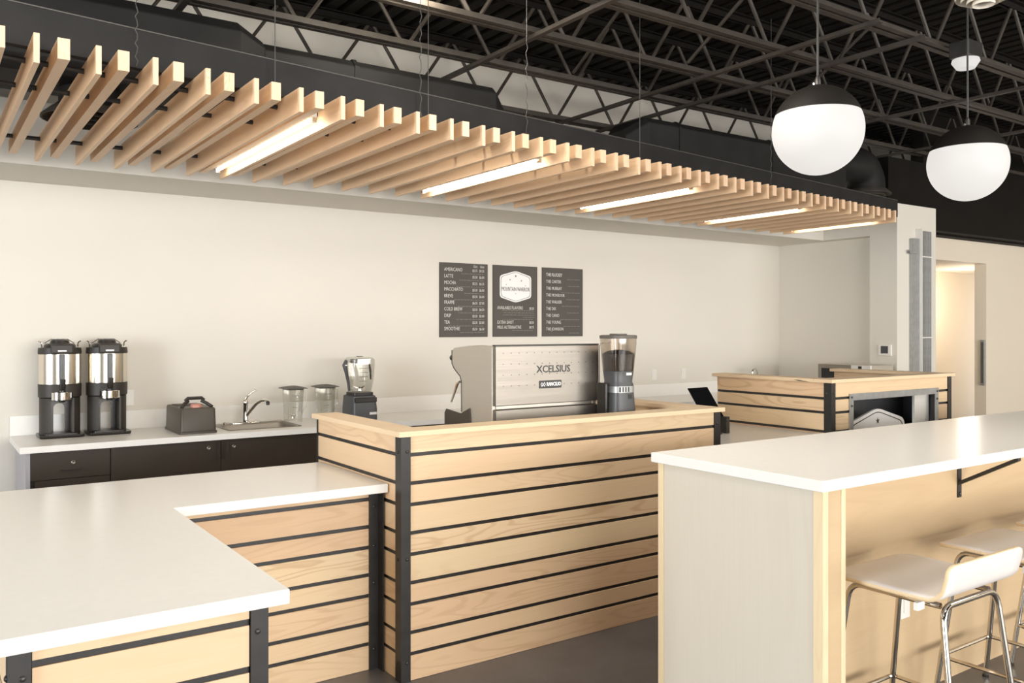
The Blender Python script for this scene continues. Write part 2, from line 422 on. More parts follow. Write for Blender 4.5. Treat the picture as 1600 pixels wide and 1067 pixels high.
for i, (x, z, y0, lab) in enumerate(((1.3, ZB-0.026, 3.1, 'black bridging bar across the joists above the left slats'),
        (3.36, ZB-0.026, 3.1, 'thick black bridging bar under the joists behind the middle hanging wires'),
        (4.97, ZB-0.026, 3.1, 'black bridging bar under the joists, left one of the close pair'),
        (5.49, ZB-0.026, 3.1, 'black bridging bar under the joists, right one of the close pair'),
        (7.3, ZB-0.026, 3.1, 'black bridging bar under the joists above the first globe lamp'),
        (8.9, ZB-0.026, 3.1, 'black bridging bar under the joists left of the second globe lamp'))):
    mb = MB(); mb.box(x-0.02, x+0.02, y0, 6.45, z, z+0.005); mb.box(x-0.02, x-0.015, y0, 6.45, z+0.005, z+0.026)
    tag(mb.build('bridging_bar', 'joist'), lab, 'metal bar', 'bridging bars between the joists')
for i, (x, y0, y1, lab) in enumerate(((4.25, 4.60, 5.30, 'slanting black brace between the second and third joists from the wall'),
                                     (4.80, 3.90, 4.60, 'slanting black brace between the third and fourth joists from the wall'),
                                     (6.2, 3.90, 4.60, 'slanting black brace between joists, left of the first globe lamp'))):
    tag(MB().tube([(x, y0+0.02, ZD-0.08), (x, y1-0.02, ZB+0.07)], 0.014, 6).build('cross_brace', 'joist'), lab, 'metal bar', 'slanting braces between the joists')

# ------------------------------------------------------------------ ducts
def octo(cy, cz, hw, hh, ch):
    return [(cy-hw+ch, cz-hh), (cy+hw-ch, cz-hh), (cy+hw, cz-hh+ch), (cy+hw, cz+hh-ch), (cy+hw-ch, cz+hh), (cy-hw+ch, cz+hh), (cy-hw, cz+hh-ch), (cy-hw, cz-hh+ch)]
def ringx(x, poly): return [(x, p[0], p[1]) for p in poly]
def duct(x0, x1, capL, capR, lab):
    t = thing('air_duct', ((x0+x1)/2, 5.32, 3.0), lab, 'duct', 'black ducts behind the header')
    P = octo(5.32, 3.19, 0.24, 0.19, 0.05); Q = octo(5.32, 3.17, 0.13, 0.10, 0.05)
    rings = []
    if capL: rings += [ringx(x0, Q), ringx(x0+0.16, P)]
    else: rings += [ringx(x0, P)]
    rings += [ringx(x1-(0.16 if capR else 0), P)]
    if capR: rings.append(ringx(x1, Q))
    MB().loft(rings).build('duct_body', 'duct', t, bevel=0.008)
    x = x0+0.5
    while x < x1-0.3:
        MB().loft([ringx(x, octo(5.32, 3.19, 0.247, 0.197, 0.052)), ringx(x+0.03, octo(5.32, 3.19, 0.247, 0.197, 0.052))]).build('seam_band', 'duct', t)
        x += 1.2
    return t
def diffuser(par, x, y, z, r):
    for i, q in enumerate((1.0, 0.76, 0.52, 0.28)):
        rr = r*q
        mb = MB(); mb.lathe([(rr*0.80, 0.055), (rr*0.99, 0.012), (rr, 0.0), (rr*0.96, 0.0), (rr*0.78, 0.05)], (x, y, z-0.012*i), 28, cap=False)
        mb.build('diffuser_ring', 'joist', par, smooth=True)
d1 = duct(-3.0, 3.55, False, True, 'black wrapped air duct above the left half of the slat canopy')
MB().loft([ringx(-3.0, octo(5.30, 3.22, 0.30, 0.235, 0.07)), ringx(1.55, octo(5.30, 3.22, 0.30, 0.235, 0.07)), ringx(1.72, octo(5.32, 3.19, 0.245, 0.195, 0.05))]).build('wide_section', 'duct', d1, bevel=0.008)
MB().lathe([(0.16, 0.12), (0.16, 0.0), (0.24, -0.08)], (0.80, 5.32, 2.96-0.05), 24, cap=False).build('neck', 'duct', d1, smooth=True)
diffuser(d1, 0.80, 5.32, 2.82, 0.25)
d2 = duct(4.72, 7.70, True, True, 'black wrapped air duct above the right slats, ending in a round diffuser')
el = [(7.60, 5.30, 3.32), (7.80, 5.30, 3.34)]
for i in range(7):
    a = math.pi/2*i/6
    el.append((8.02+0.20*math.sin(a), 5.30, 3.15+0.20*math.cos(a)))
MB().tube(el+[(8.22, 5.30, 3.10)], [0.13, 0.16]+[0.19]*7+[0.19], 16).build('elbow', 'duct', d2, smooth=True)
diffuser(d2, 8.22, 5.30, 3.06, 0.25)

# ------------------------------------------------------------------ slat canopy
ZSL = 2.65
def yfront(x): return 3.69+(x-0.596)*0.1247
YBK = 5.82
can = thing('slat_canopy', (4.0, 4.9, ZSL), 'hanging canopy of birch slats with a long black header board above the counters', 'canopy')
can_x = []
k = -4
LIGHTX = (1.605, 3.05, 4.65, 6.17, 7.44)
while True:
    xr = 0.596+0.2172*k
    if xr > 7.55: break
    can_x.append((xr-0.02, xr, 0.112, 'A'))
    xb = xr+0.062
    if xr < 7.45: can_x.append((xb, xb+0.042, 0.080, 'B'))
    k += 1
for (x0, x1, h, kd) in can_x:
    xm = (x0+x1)/2; y0 = yfront(xm); z0 = ZSL + (0.112-h)
    mb = MB(); mb.box(x0, x1, y0, YBK, z0, ZSL+0.112)
    mb.mi[2] = 1
    mb.build('slat', ['slat', 'slatend'], can)
def ybeam(x, off): return yfront(x)+off
xa, xb = -0.5, 8.0
mb = MB(); mb.add([(xa, ybeam(xa, .20), ZSL+.1125), (xb, ybeam(xb, .20), ZSL+.1125), (xb, ybeam(xb, .245), ZSL+.1125), (xa, ybeam(xa, .245), ZSL+.1125),
                   (xa, ybeam(xa, .20), ZSL+.275), (xb, ybeam(xb, .20), ZSL+.275), (xb, ybeam(xb, .245), ZSL+.275), (xa, ybeam(xa, .245), ZSL+.275)],
                  [(3, 2, 1, 0), (4, 5, 6, 7), (0, 1, 5, 4), (1, 2, 6, 5), (2, 3, 7, 6), (3, 0, 4, 7)])
mb.build('header_board', 'header', can)
mb = MB(); highlight = [(xa, .197, .275), (xb, .197, .275), (xb, .248, .275), (xa, .248, .275), (xa, .197, .280), (xb, .197, .280), (xb, .248, .280), (xa, .248, .280)]
mb.add([(x, ybeam(x, o_), ZSL+z) for x, o_, z in highlight], [(3, 2, 1, 0), (4, 5, 6, 7), (0, 1, 5, 4), (1, 2, 6, 5), (2, 3, 7, 6), (3, 0, 4, 7)])
mb.build('header_highlight', 'cable', can)  # paler strip paints the light caught along the header's top edge
for off, y_a, y_b in ((0, ybeam(-0.3, .30), ybeam(7.5, .30)), (1, 4.33, 4.95), (2, 5.55, 5.55)):
    MB().tube([(-0.3, y_a, ZSL+0.083), (7.5, y_b, ZSL+0.083)], 0.012, 8).build('support_rod', 'iron', can, smooth=True)
# hanging wires
for px, tw in ((215, 1), (432, 0), (660, 1), (672, 0), (826, 1), (1003, 0), (1208, 1)):
    # wires rise from just behind the header to the deck
    r = ray(px, 100); a = (3.69-0.596*0.1247+0.15)/(r.y-0.1247*r.x); X = r.x*a; Y = yfront(X)+0.17
    pts = []; n_ = 44 if tw else 2
    ztop = ZB-0.001 if min(abs(Y-q) for q in (3.90, 4.60)) < 0.075 else ZD
    for i in range(n_+1):
        z = ZSL+0.112+(ztop-ZSL-0.112)*i/n_
        q = 0.006*tw if i < n_*0.45 else 0
        pts.append((X+q*math.sin(i*2.2), Y+q*math.cos(i*2.2), z))
    MB().tube(pts, 0.0022, 5).build('hanging_wire', 'cable', can)
# linear lights
ords = ('leftmost', 'second', 'third', 'fourth', 'rightmost')
for i, x in enumerate(LIGHTX):
    ks = round((x-0.596)/0.2172+0.45); xr = 0.596+0.2172*ks-0.02     # left face of the next tall slat
    xc = xr-0.058
    y0 = yfront(xc)+0.20; y1 = YBK-0.13
    lab = {0: 'lit linear light between the slats, leftmost of the five', 1: 'lit linear light between the slats, second from the left',
           2: 'lit linear light between the slats, middle of the five', 3: 'lit linear light between the slats, second from the right',
           4: 'lit linear light between the slats, rightmost by the pier'}[i]
    t = thing('linear_light', (xc, (y0+y1)/2, ZSL), lab, 'light', 'linear lights in the slat canopy')
    MB().box(xc-0.013, xc+0.013, y0, y1, ZSL+0.040, ZSL+0.062).build('housing', 'white', t)
    mb = MB().tube([(xc, y0+0.02, ZSL+0.030), (xc, y1-0.02, ZSL+0.030)], 0.008, 10)
    mb.build('tube_lamp', 'led', t, smooth=True)
    for yy in (y0, y1-0.03): MB().box(xc-0.012, xc+0.012, yy-0.004, yy+0.02, ZSL+0.016, ZSL+0.0395).build('end_cap', 'chrome', t)
# high bay flood lamp whose glow catches the third joist
t = thing('flood_lamp', (2.42, 4.48, 3.78), 'bright flood lamp under the deck at the top edge, lighting the joist', 'light')
MB().lathe([(0.02, 0.30), (0.03, 0.16), (0.09, 0.04), (0.095, 0.02)], (2.42, 4.48, 3.78), 20).build('housing', 'iron', t, smooth=True)
MB().lathe([(0.088, 0.019), (0.07, 0.0), (0.01, -0.006)], (2.42, 4.48, 3.78), 20).build('bulb', 'bulb', t, smooth=True)
lamp((2.42, 4.48, 3.66), 20)

# ------------------------------------------------------------------ pendant globes
def pendant(x, y, z, r, lab):
    t = thing('pendant_lamp', (x, y, z), lab, 'lamp', 'globe pendants over the bar')
    zc = 0.38*r
    pr = [(0.004, -r)]+[(r*math.sin(a), -r*math.cos(a)) for a in [math.pi*i/40 for i in range(1, 40)] if -r*math.cos(a) < zc]
    pr.append((math.sqrt(r*r-zc*zc), zc)); pr.append((0.01, zc+0.002))
    MB().lathe(pr, (0, 0, 0), 48).build('globe', 'globe', t, smooth=50, world=False)
    R = r*1.012
    pc = [(math.sqrt(R*R-zc*zc), zc-0.004)]+[(R*math.sin(a), R*math.cos(a)) for a in [math.acos(zc/R)*(1-i/12) for i in range(1, 12)]]
    pc.append((0.012, R+0.004))
    MB().lathe(pc, (0, 0, 0), 48, cap=False).build('cap', 'blackpaint', t, smooth=50, world=False)
    MB().lathe([(0.014, R), (0.014, R+0.03), (0.006, R+0.05)], (0, 0, 0), 12).build('ferrule', 'iron', t, smooth=True, world=False)
    MB().tube([(0, 0, R+0.04), (0, 0, ZD-z)], 0.006, 6).build('cable', 'cord', t, world=False)
    MB().lathe([(0.006, 0.0), (0.006, 0.01)], (-0.03, 0, R-0.002), 8).build('screw', 'chrome', t, world=False)
    return t
pendant(3.60, 2.58, 2.615, 0.215, 'large white globe pendant with black cap, the nearer left one over the bar')
pendant(4.985, 2.57, 2.605, 0.215, 'large white globe pendant with black cap, the farther right one over the bar')
# sensor lamp on the joist
p = onY(1509, 97, 3.06)
t = thing('dome_sensor', (p.x, 3.06, p.z), 'small white domed sensor on a black box under a joist', 'sensor')
mb = MB(); mb.box(p.x-0.09, p.x+0.09, 2.99, 3.13, p.z+0.02, p.z+0.13); mb.build('box', 'iron', t, bevel=0.006)
MB().lathe([(0.02, -0.05), (0.06, -0.045), (0.09, 0.0), (0.085, 0.018)], (p.x, 3.06, p.z), 24).build('dome', 'lens', t, smooth=True)
MB().box(p.x-0.012, p.x+0.012, 3.131, 3.163, p.z+0.10, p.z+0.125).build('bracket', 'iron', t)
p = onZ(1537, -3, 3.30)
t = thing('ceiling_register', (p.x, p.y, p.z-0.02), 'cream ringed round air register at the top right edge', 'air vent')
for i, q in enumerate((1.0, 0.8, 0.6, 0.4)):
    MB().lathe([(0.13*q*0.75, 0.06), (0.13*q, 0.01), (0.13*q*0.97, 0.0), (0.13*q*0.72, 0.055)], (p.x, p.y, p.z-0.012*i), 28, cap=False).build('ring', 'ridge', t, smooth=True)
MB().tube([(p.x, p.y, p.z+0.05), (p.x, p.y, ZD)], 0.08, 16).build('drop_pipe', 'blackpaint', t, smooth=True)

# ------------------------------------------------------------------ plank-clad counters
LONG, SHORT, GAP = 0.1165, 0.083, 0.017
def levels(top):
    out = []; z = 0.0; k = 0
    while z < top-0.01:
        h = LONG if k % 2 == 0 else SHORT
        z1 = min(z+h, top)
        if top-z1 < GAP+0.012: z1 = top if top-z1 < 0.004 else z1
        out.append((z+0.001, z1)); z = z1+GAP; k += 1
    return out
def planks_x(t, x0, x1, y, top, depth=0.006, skip=None, back=True):
    for z0, z1 in levels(top):
        for (a, bq) in (skip(z0, z1) if skip else [(x0, x1)]):
            MB().box(a, bq, y, y+depth, z0, z1).build('plank', 'plankx', t, bevel=0.0012)
    if back: MB().box(x0, x1, y+depth, y+0.04, 0.0, top-0.001).build('backing', 'iron', t)
def planks_y(t, x, y0, y1, top, depth=0.006, back=True):
    for z0, z1 in levels(top):
        MB().box(x, x+depth, y0, y1, z0, z1).build('plank', 'planky', t, bevel=0.0012)
    if back:
        xb = (x+depth, x+0.04) if depth > 0 else (x-0.04, x+depth)
        MB().box(xb[0], xb[1], y0, y1, 0.0, top-0.001).build('backing', 'iron', t)
def bolt(par, x, y, z, face):
    r = 0.008
    mb = MB()
    if face == 'y': mb.loft([[(x+r*q*math.cos(a), y-d, z+r*q*math.sin(a)) for a in [i*math.pi/5 for i in range(10)]] for q, d in ((1, 0), (1, 0.003), (0.5, 0.006))])
    else: mb.loft([[(x-d, y+r*q*math.cos(a), z+r*q*math.sin(a)) for a in [i*math.pi/5 for i in range(10)]] for q, d in ((1, 0), (1, 0.003), (0.5, 0.006))])
    mb.build('bolt', 'ironlite', par, smooth=50)
def post(t, x, y, top, sx=1, sy=1, w=0.05, w2=0.06, bolts=True):
    # angle iron with its corner at (x, y); legs go +sx in X (front leg) and +sy in Y (side leg)
    th = 0.006
    P = [(x, y), (x+sx*w, y), (x+sx*w, y+sy*th), (x+sx*th, y+sy*th), (x+sx*th, y+sy*w2), (x, y+sy*w2)]
    o = MB().prism(P, 'z', 0.0, top).build('post', 'iron', t)
    if bolts:
        for z in (0.09, top*0.5, top-0.07):
            bolt(o, x+sx*w*0.62, y, z, 'y')
            if sx > 0: bolt(o, x, y+sy*w2*0.6, z-0.004, 'x')
    return o

# --- tall kiosk with the espresso machine
X0, X1, Y0, Y1, TOP = 1.849, 4.022, 3.569, 4.60, 1.147
k1 = thing('service_kiosk', ((X0+X1)/2, (Y0+Y1)/2, 0), 'tall maple-plank kiosk with black gaps and corner posts, carrying the espresso machine', 'counter')
planks_x(k1, X0+0.052, X1-0.052, Y0+0.007, TOP)
planks_y(k1, X0+0.007, Y0+0.062, Y1-0.012, TOP)
planks_y(k1, X1-0.007, Y0+0.062, Y1-0.012, TOP, depth=-0.006)
post(k1, X0, Y0, TOP); post(k1, X1, Y0, TOP, sx=-1)
for xx in (X0, X1-0.05): MB().box(xx, xx+0.05, Y1-0.011, Y1-0.005, 0, TOP).build('end_post', 'iron', k1)
CT = 0.026; OV = 0.02; CW = 0.155
MB().box(X0-OV, X1+OV, Y0-OV, Y0+CW-OV, TOP+0.0005, TOP+CT).build('cap_board', 'capx', k1, bevel=0.002)
MB().box(X0-OV, X0+CW-OV, Y0+CW-OV+0.001, Y1+OV, TOP+0.0005, TOP+CT).build('cap_board', 'capy', k1, bevel=0.002)
MB().box(X1-CW+OV, X1+OV, Y0+CW-OV+0.001, Y1+OV, TOP+0.0005, TOP+CT).build('cap_board', 'capy', k1, bevel=0.002)
MB().box(X0+0.048, X1-0.048, Y0+0.049, Y0+0.12, 0, TOP-0.001).build('inner_lining', 'plankx', k1)
MB().box(X0+0.048, X0+0.12, Y0+0.121, Y1-0.012, 0, TOP-0.001).build('inner_lining', 'planky', k1)
MB().box(X1-0.12, X1-0.048, Y0+0.121, Y1-0.012, 0, TOP-0.001).build('inner_lining', 'planky', k1)
t = thing('prep_worktop', ((X0+X1)/2, 4.2, 0), 'white worktop inside the tall kiosk, under the espresso machine', 'worktop')
MB().box(X0+0.122, X1-0.122, Y0+0.122, Y1+0.03, 0.87, 0.91).build('slab', 'quartzback', t)
MB().box(X0+0.16, X1-0.16, Y0+0.16, Y1-0.05, 0.0, 0.869).build('carcass', 'cab', t)

# --- low L-shaped counter at the left
lc = thing('low_counter_base', (0.6, 3.4, 0), 'low maple-plank base with black posts under the white L-shaped top', 'counter')
LT_ = 0.868
# near end of the short leg
planks_x(lc, 0.232, 0.768, 2.402, LT_)
post(lc, 0.18, 2.395, LT_); post(lc, 0.82, 2.395, LT_, sx=-1)
planks_y(lc, 0.187, 2.457, 4.40, LT_)
planks_y(lc, 0.813, 2.457, 3.80, LT_, depth=-0.006)
# long run
planks_x(lc, 0.822, 1.797, 3.807, LT_)
po = MB().prism([(1.797, 3.800), (1.843, 3.800), (1.843, 3.745), (1.848, 3.745), (1.848, 3.812), (1.797, 3.806)], 'z', 0, LT_).build('post', 'iron', lc)
for z in (0.10, 0.42, 0.60, 0.79): bolt(po, 1.820, 3.800, z, 'y')
poly = [(0.14, 2.36), (0.87, 2.36), (0.87, 3.70), (1.8475, 3.70), (1.8475, 4.52), (0.14, 4.52)]
o = MB().prism(poly, 'z', 0.87, 0.912).build('worktop', 'quartz', None, bevel=0.003)
tag(o, 'white L-shaped quartz worktop in the left foreground', 'worktop')

# --- second kiosk
Q0, Q1, R0, R1, TP2 = 5.26, 6.85, 3.66, 4.72, 1.27
k2 = thing('service_kiosk', ((Q0+Q1)/2, (R0+R1)/2, 0), 'smaller maple-plank kiosk with a steel-framed opening, behind the white bar', 'counter')
ox0 = onY(1327.5, 640, R0).x; ox1 = onY(1466, 640, R0).x
planks_x(k2, Q0+0.052, Q1-0.052, R0+0.007, TP2, skip=lambda a, bq: [(Q0+0.052, Q1-0.052)] if a > 1.16 else [(Q0+0.052, ox0+0.01), (ox1-0.01, Q1-0.052)], back=False)
for a, bq, z0, z1 in ((Q0+0.052, ox0+0.02, 0, 1.169), (ox1-0.02, Q1-0.052, 0, 1.169), (Q0+0.052, Q1-0.052, 1.17, TP2-0.001)):
    MB().box(a, bq, R0+0.013, R0+0.047, z0, z1).build('backing', 'iron', k2)
planks_y(k2, Q0+0.007, R0+0.062, R1-0.012, TP2)
planks_y(k2, Q1-0.007, R0+0.062, R1-0.06, TP2, depth=-0.006)
post(k2, Q0, R0, TP2); post(k2, Q1, R0, TP2, sx=-1)
MB().box(Q0-OV, Q1+OV, R0-OV, R0+CW-OV, TP2+0.0005, TP2+CT).build('cap_board', 'capx', k2, bevel=0.002)
MB().box(Q0-OV, Q0+CW-OV, R0+CW-OV+0.001, R1+OV, TP2+0.0005, TP2+CT).build('cap_board', 'capy', k2, bevel=0.002)
MB().box(Q1-CW+OV, Q1+OV, R0+CW-OV+0.001, R1-0.03, TP2+0.0005, TP2+CT).build('cap_board', 'capy', k2, bevel=0.002)
MB().box(Q1-0.11, Q1-0.048, R0+0.05, R1-0.06, 0, TP2-0.001).build('inner_lining', 'planky', k2)
MB().box(Q0+0.048, Q0+0.11, R0+0.05, R1-0.012, 0, TP2-0.001).build('inner_lining', 'planky', k2)
MB().box(Q0+0.11, Q1-0.11, R0+0.05, R0+0.10, 1.20, TP2-0.001).build('inner_lining', 'plankx', k2)
ya_, yb_ = onX(1264, 594, Q0-OV).y, onX(1240, 592, Q0-OV).y
MB().prism([(ya_, TP2+.002), (ya_+(yb_-ya_)*.3, TP2+.007), (ya_+(yb_-ya_)*.7, TP2+.012), (yb_, TP2+.013), (ya_+(yb_-ya_)*.6, TP2+.004)], 'x', Q0-OV-.0012, Q0-OV-.0002).build('edge_chip', 'iron', k2)
fr = MB().box(ox0, ox1, R0-0.004, R0+0.003, 1.138, 1.186).build('opening_frame', 'galv', k2)
for a in (ox0, ox1-0.045):
    lg = MB().box(a, a+0.045, R0-0.0025, R0+0.0035, 0, 1.137).build('frame_leg', 'galv', k2)
    for z in (1.16, 1.10): bolt(lg, a+0.022, R0-0.004, z, 'y')
MB().box(Q0+0.112, Q1-0.112, R0+0.30, R0+0.32, 0, 1.195).build('rear_panel', 'greyplastic', k2)
MB().box(Q0+0.112, Q1-0.112, R0+0.105, R0+0.299, 1.175, 1.195).build('niche_top', 'greyplastic', k2)
for a in (ox0-0.02, ox1+0.002): MB().box(a, a+0.018, R0+0.05, R0+0.299, 0, 1.174).build('niche_side', 'greyplastic', k2)
wx0, wx1 = onY(1429, 640, R0+0.065).x, onY(1451, 640, R0+0.065).x
MB().box(wx0, wx1, R0+0.065, R0+0.085, 0, 1.174).build('white_upright', 'white', k2)
# --- low counter between the kiosks
t = thing('low_counter_base', (4.64, 4.1, 0), 'low plank base between the two kiosks, mostly hidden by the bar', 'counter')
planks_x(t, X1+0.06, Q0-0.06, 3.80, LT_)
for xx in (X1+0.003, Q0-0.055): MB().box(xx, xx+0.05, 3.795, 3.801, 0, LT_).build('post', 'iron', t)
o = MB().box(X1+0.001, Q0-0.001, 3.70, 4.56, 0.87, 0.912).build('worktop', 'quartz', None, bevel=0.003)
tag(o, 'white worktop between the two plank kiosks, under the tablet', 'worktop')

# ------------------------------------------------------------------ white bar
BZ = 1.12
o = MB().box(2.592, 7.4, 1.836, 2.689, BZ-0.041, BZ).build('worktop', 'quartz', None, bevel=0.003)
tag(o, 'thick white quartz bar top in the right foreground', 'worktop')
bb = thing('bar_counter', (4.5, 2.3, 0), 'pale birch bar base with a solid end panel, facing the stools', 'counter')
ZB1 = BZ-0.0415
MB().box(2.618, 2.634, 1.893, 2.636, 0, ZB1).build('end_panel', 'birch', bb)
MB().box(2.615, 2.645, 2.637, 2.668, 0, ZB1).build('edge_trim', 'pine', bb)
MB().box(2.614, 2.645, 1.852, 1.892, 0, ZB1).build('corner_trim', 'pine', bb, bevel=0.001)
MB().box(2.646, 2.722, 1.855, 1.875, 0, ZB1).build('column_face', 'birchw', bb)
MB().box(2.723, 2.747, 1.852, 2.155, 0, ZB1).build('edge_trim', 'pine', bb, bevel=0.001)
MB().box(2.748, 4.93, 2.156, 2.176, 0, ZB1).build('front_panel', 'birchw', bb)
MB().box(4.932, 7.3, 2.156, 2.176, 0, ZB1).build('front_panel', 'birchw', bb)
MB().box(2.646, 7.3, 2.630, 2.650, 0, ZB1).build('rear_panel', 'birchw', bb)
MB().box(7.28, 7.30, 2.177, 2.629, 0, ZB1).build('end_panel', 'birch', bb)
xb = 4.10
t = thing('shelf_bracket', (xb, 2.15, 0.85), 'black steel bracket bracing the white bar top', 'bracket')
MB().box(xb-0.016, xb+0.016, 2.150, 2.1555, 0.845, ZB1).build('wall_leg', 'iron', t)
MB().box(xb-0.016, xb+0.016, 1.87, 2.1495, ZB1-0.007, ZB1-0.0005).build('top_arm', 'iron', t)
MB().add([(xb-0.014, 2.150, 0.905), (xb+0.014, 2.150, 0.905), (xb+0.014, 2.150, 0.923), (xb-0.014, 2.150, 0.923),
          (xb-0.014, 1.88, ZB1-0.026), (xb+0.014, 1.88, ZB1-0.026), (xb+0.014, 1.88, ZB1-0.008), (xb-0.014, 1.88, ZB1-0.008)],
         [(3, 2, 1, 0), (4, 5, 6, 7), (0, 1, 5, 4), (1, 2, 6, 5), (2, 3, 7, 6), (3, 0, 4, 7)]).build('strut', 'iron', t)
bolt(t, xb, 2.150, 0.862, 'y')
def outlet(x, y, z, face, lab, kindv='outlet', grp=None):
    t = thing('wall_'+kindv, (x, y, z), lab, kindv, grp)
    if face == 'y':
        MB().box(x-0.036, x+0.036, y-0.006, y, z-0.058, z+0.058).build('cover_plate', 'white', t, bevel=0.002)
        MB().box(x-0.016, x+0.016, y-0.009, y-0.006, z-0.032, z+0.032).build('rocker', 'white', t)
    else:
        MB().box(x-0.006, x, y-0.058, y+0.058, z-0.036, z+0.036).build('cover_plate', 'white', t, bevel=0.002)
        for s in (-1, 1): MB().box(x-0.009, x-0.006, y+s*0.025-0.014, y+s*0.025+0.014, z-0.016, z+0.016).build('socket', 'white', t)
p = onY(1413, 945, 2.156); outlet(p.x, 2.1558, p.z, 'y', 'white outlet plate low on the bar front behind the nearest stool')

# ------------------------------------------------------------------ stools
def make_stool():
    t = thing('bar_stool', (0, 0, 0), '', 'stool', 'white bar stools along the bar')
    SZ = 0.70; hw = 0.260
    prof = [(0.245, SZ-0.012), (0.23, SZ-0.006), (0.20, SZ-0.002), (0.10, SZ), (0.0, SZ-0.002), (-0.10, SZ-0.002), (-0.165, SZ)]
    for i in range(1, 8):
        a = math.radians(78)*i/7
        prof.append((-0.165-0.075*math.sin(a), SZ+0.075*(1-math.cos(a))))
    lx, lz = prof[-1]
    for q in (0.03, 0.055, 0.070, 0.078): prof.append((lx-0.012*q/0.08-0.004, lz+q))
    ns = len(prof); W_ = [0]*ns; dist = [0]
    for i in range(1, ns): dist.append(dist[-1]+math.dist(prof[i], prof[i-1]))
    tot = dist[-1]; rc = 0.055
    vs = []; nw = 11
    for i, (y, z) in enumerate(prof):
        e = min(dist[i], tot-dist[i]); h = hw
        rr = rc if dist[i] < tot/2 else 0.03
        if e < rr: h = hw-rr+math.sqrt(max(0, rr*rr-(rr-e)**2))
        for j in range(nw): vs.append((-h+2*h*j/(nw-1), y, z))
    fs = [(i*nw+j, i*nw+j+1, (i+1)*nw+j+1, (i+1)*nw+j) for i in range(ns-1) for j in range(nw-1)]
    mb = MB().add(vs, fs)
    o = mb.build('seat', ['stoolseat', 'plyedge'], t, smooth='all', world=False)
    so = o.modifiers.new('solid', 'SOLIDIFY'); so.thickness = 0.014; so.offset = -1 ; so.material_offset_rim = 1
    R = 0.0115
    def arc(a, c, b_, n_=5):
        a, c, b_ = Vector(a), Vector(c), Vector(b_)
        return [a*(1-u)**2+c*2*u*(1-u)+b_*u*u for u in [i/n_ for i in range(n_+1)]]
    zt = SZ-0.030
    pts = [(-0.235, -0.270, 0.0)]+arc((-0.192, -0.195, zt-0.06), (-0.188, -0.188, zt), (-0.13, -0.185, zt))+arc((0.13, -0.185, zt), (0.188, -0.188, zt), (0.192, -0.195, zt-0.06))+[(0.235, -0.270, 0.0)]
    MB().tube(pts, R, 10).build('rear_leg_frame', 'chromew', t, smooth=True, world=False)
    for s in (-1, 1):
        pts = [(s*0.225, 0.265, 0.0)]+arc((s*0.180, 0.190, zt-0.06), (s*0.177, 0.182, zt), (s*0.175, 0.13, zt))+[(s*0.170, -0.172, zt)]
        MB().tube(pts, R, 10).build('leg', 'chromew', t, smooth=True, world=False)
    zr = 0.20; fx = 0.214; fy = 0.246
    ring = []
    for (sx, sy) in ((1, 1), (-1, 1), (-1, -1), (1, -1)):
        c = Vector((sx*fx, sy*fy, zr)); 
        nxt = {(1, 1): (0, -1), (-1, 1): (1, 0), (-1, -1): (0, 1), (1, -1): (-1, 0)}[(sx, sy)]
        ou = {(1, 1): (-1, 0), (-1, 1): (0, -1), (-1, -1): (1, 0), (1, -1): (0, 1)}[(sx, sy)]
        ring += arc(c+Vector((nxt[0], nxt[1], 0))*0.03, c, c+Vector((ou[0], ou[1], 0))*0.03, 4)
    ring.append(ring[0])
    MB().tube(ring, 0.009, 8, caps=False).build('footrest', 'chromew', t, smooth=True, world=False)
    for (sx, sy) in ((1, 1), (-1, 1), (-1, -1), (1, -1)):
        MB().lathe([(0.014, 0.0), (0.014, 0.012), (0.012, 0.016)], (sx*(0.225 if sy > 0 else 0.235), sy*(0.265 if sy > 0 else 0.27), 0), 10).build('foot_cap', 'plastic', t, world=False)
    return t
st = make_stool()
st.location = (3.145, 1.80, 0); st['label'] = 'white bar stool with chrome legs, nearest one, its low backrest to the camera'
tg = MB().box(-0.245, -0.20, -0.13, -0.115, 0.655, 0.683).build('paper_tag', 'white', st, world=False)
s2 = copy_tree(st); s2.location = (3.945, 1.80, 0); s2['label'] = 'white bar stool, second along the bar, behind the nearest stool'
s3 = copy_tree(st); s3.location = (4.64, 1.80, 0); s3['label'] = 'white bar stool at the right edge, only its seat corner showing'

# ------------------------------------------------------------------ back counter
BX0, BX1, BY = 0.525, 8.08, 6.13
SK = (1.87, 2.40, 6.29, 6.74)     # sink cut-out
bw = thing('back_worktop', (4.3, 6.5, 0.87), 'long white worktop with backsplash along the back wall', 'worktop')
mb = MB()
xs = [BX0, SK[0], SK[1], BX1]; ys = [BY, SK[2], SK[3], YW-0.001]
for i in range(3):
    for j in range(3):
        if i == 1 and j == 1: continue
        mb.box(xs[i], xs[i+1], ys[j], ys[j+1], 0.87, 0.91)
mb.build('slab', 'quartzback', bw)
MB().box(BX0, XP+0.14, YW-0.021, YW-0.001, 0.9105, 1.047).build('backsplash', 'quartzback', bw)
def pull(par, x, y, z, vert=True, L=0.11):
    h = L/2
    if vert: pts = [(x, y, z-h), (x, y-0.022, z-h), (x, y-0.022, z+h), (x, y, z+h)]
    else: pts = [(x-h, y, z), (x-h, y-0.022, z), (x+h, y-0.022, z), (x+h, y, z)]
    MB().tube(pts, 0.004, 6).build('handle', 'ironlite', par)
def lock(par, x, y, z):
    MB().loft([[(x+q*math.cos(a), y-d, z+q*math.sin(a)) for a in [i*math.pi/8 for i in range(16)]] for q, d in ((0.013, 0), (0.013, 0.004), (0.010, 0.006), (0.005, 0.004))]).build('lock', 'steel', par, smooth=50)
CF = 6.165
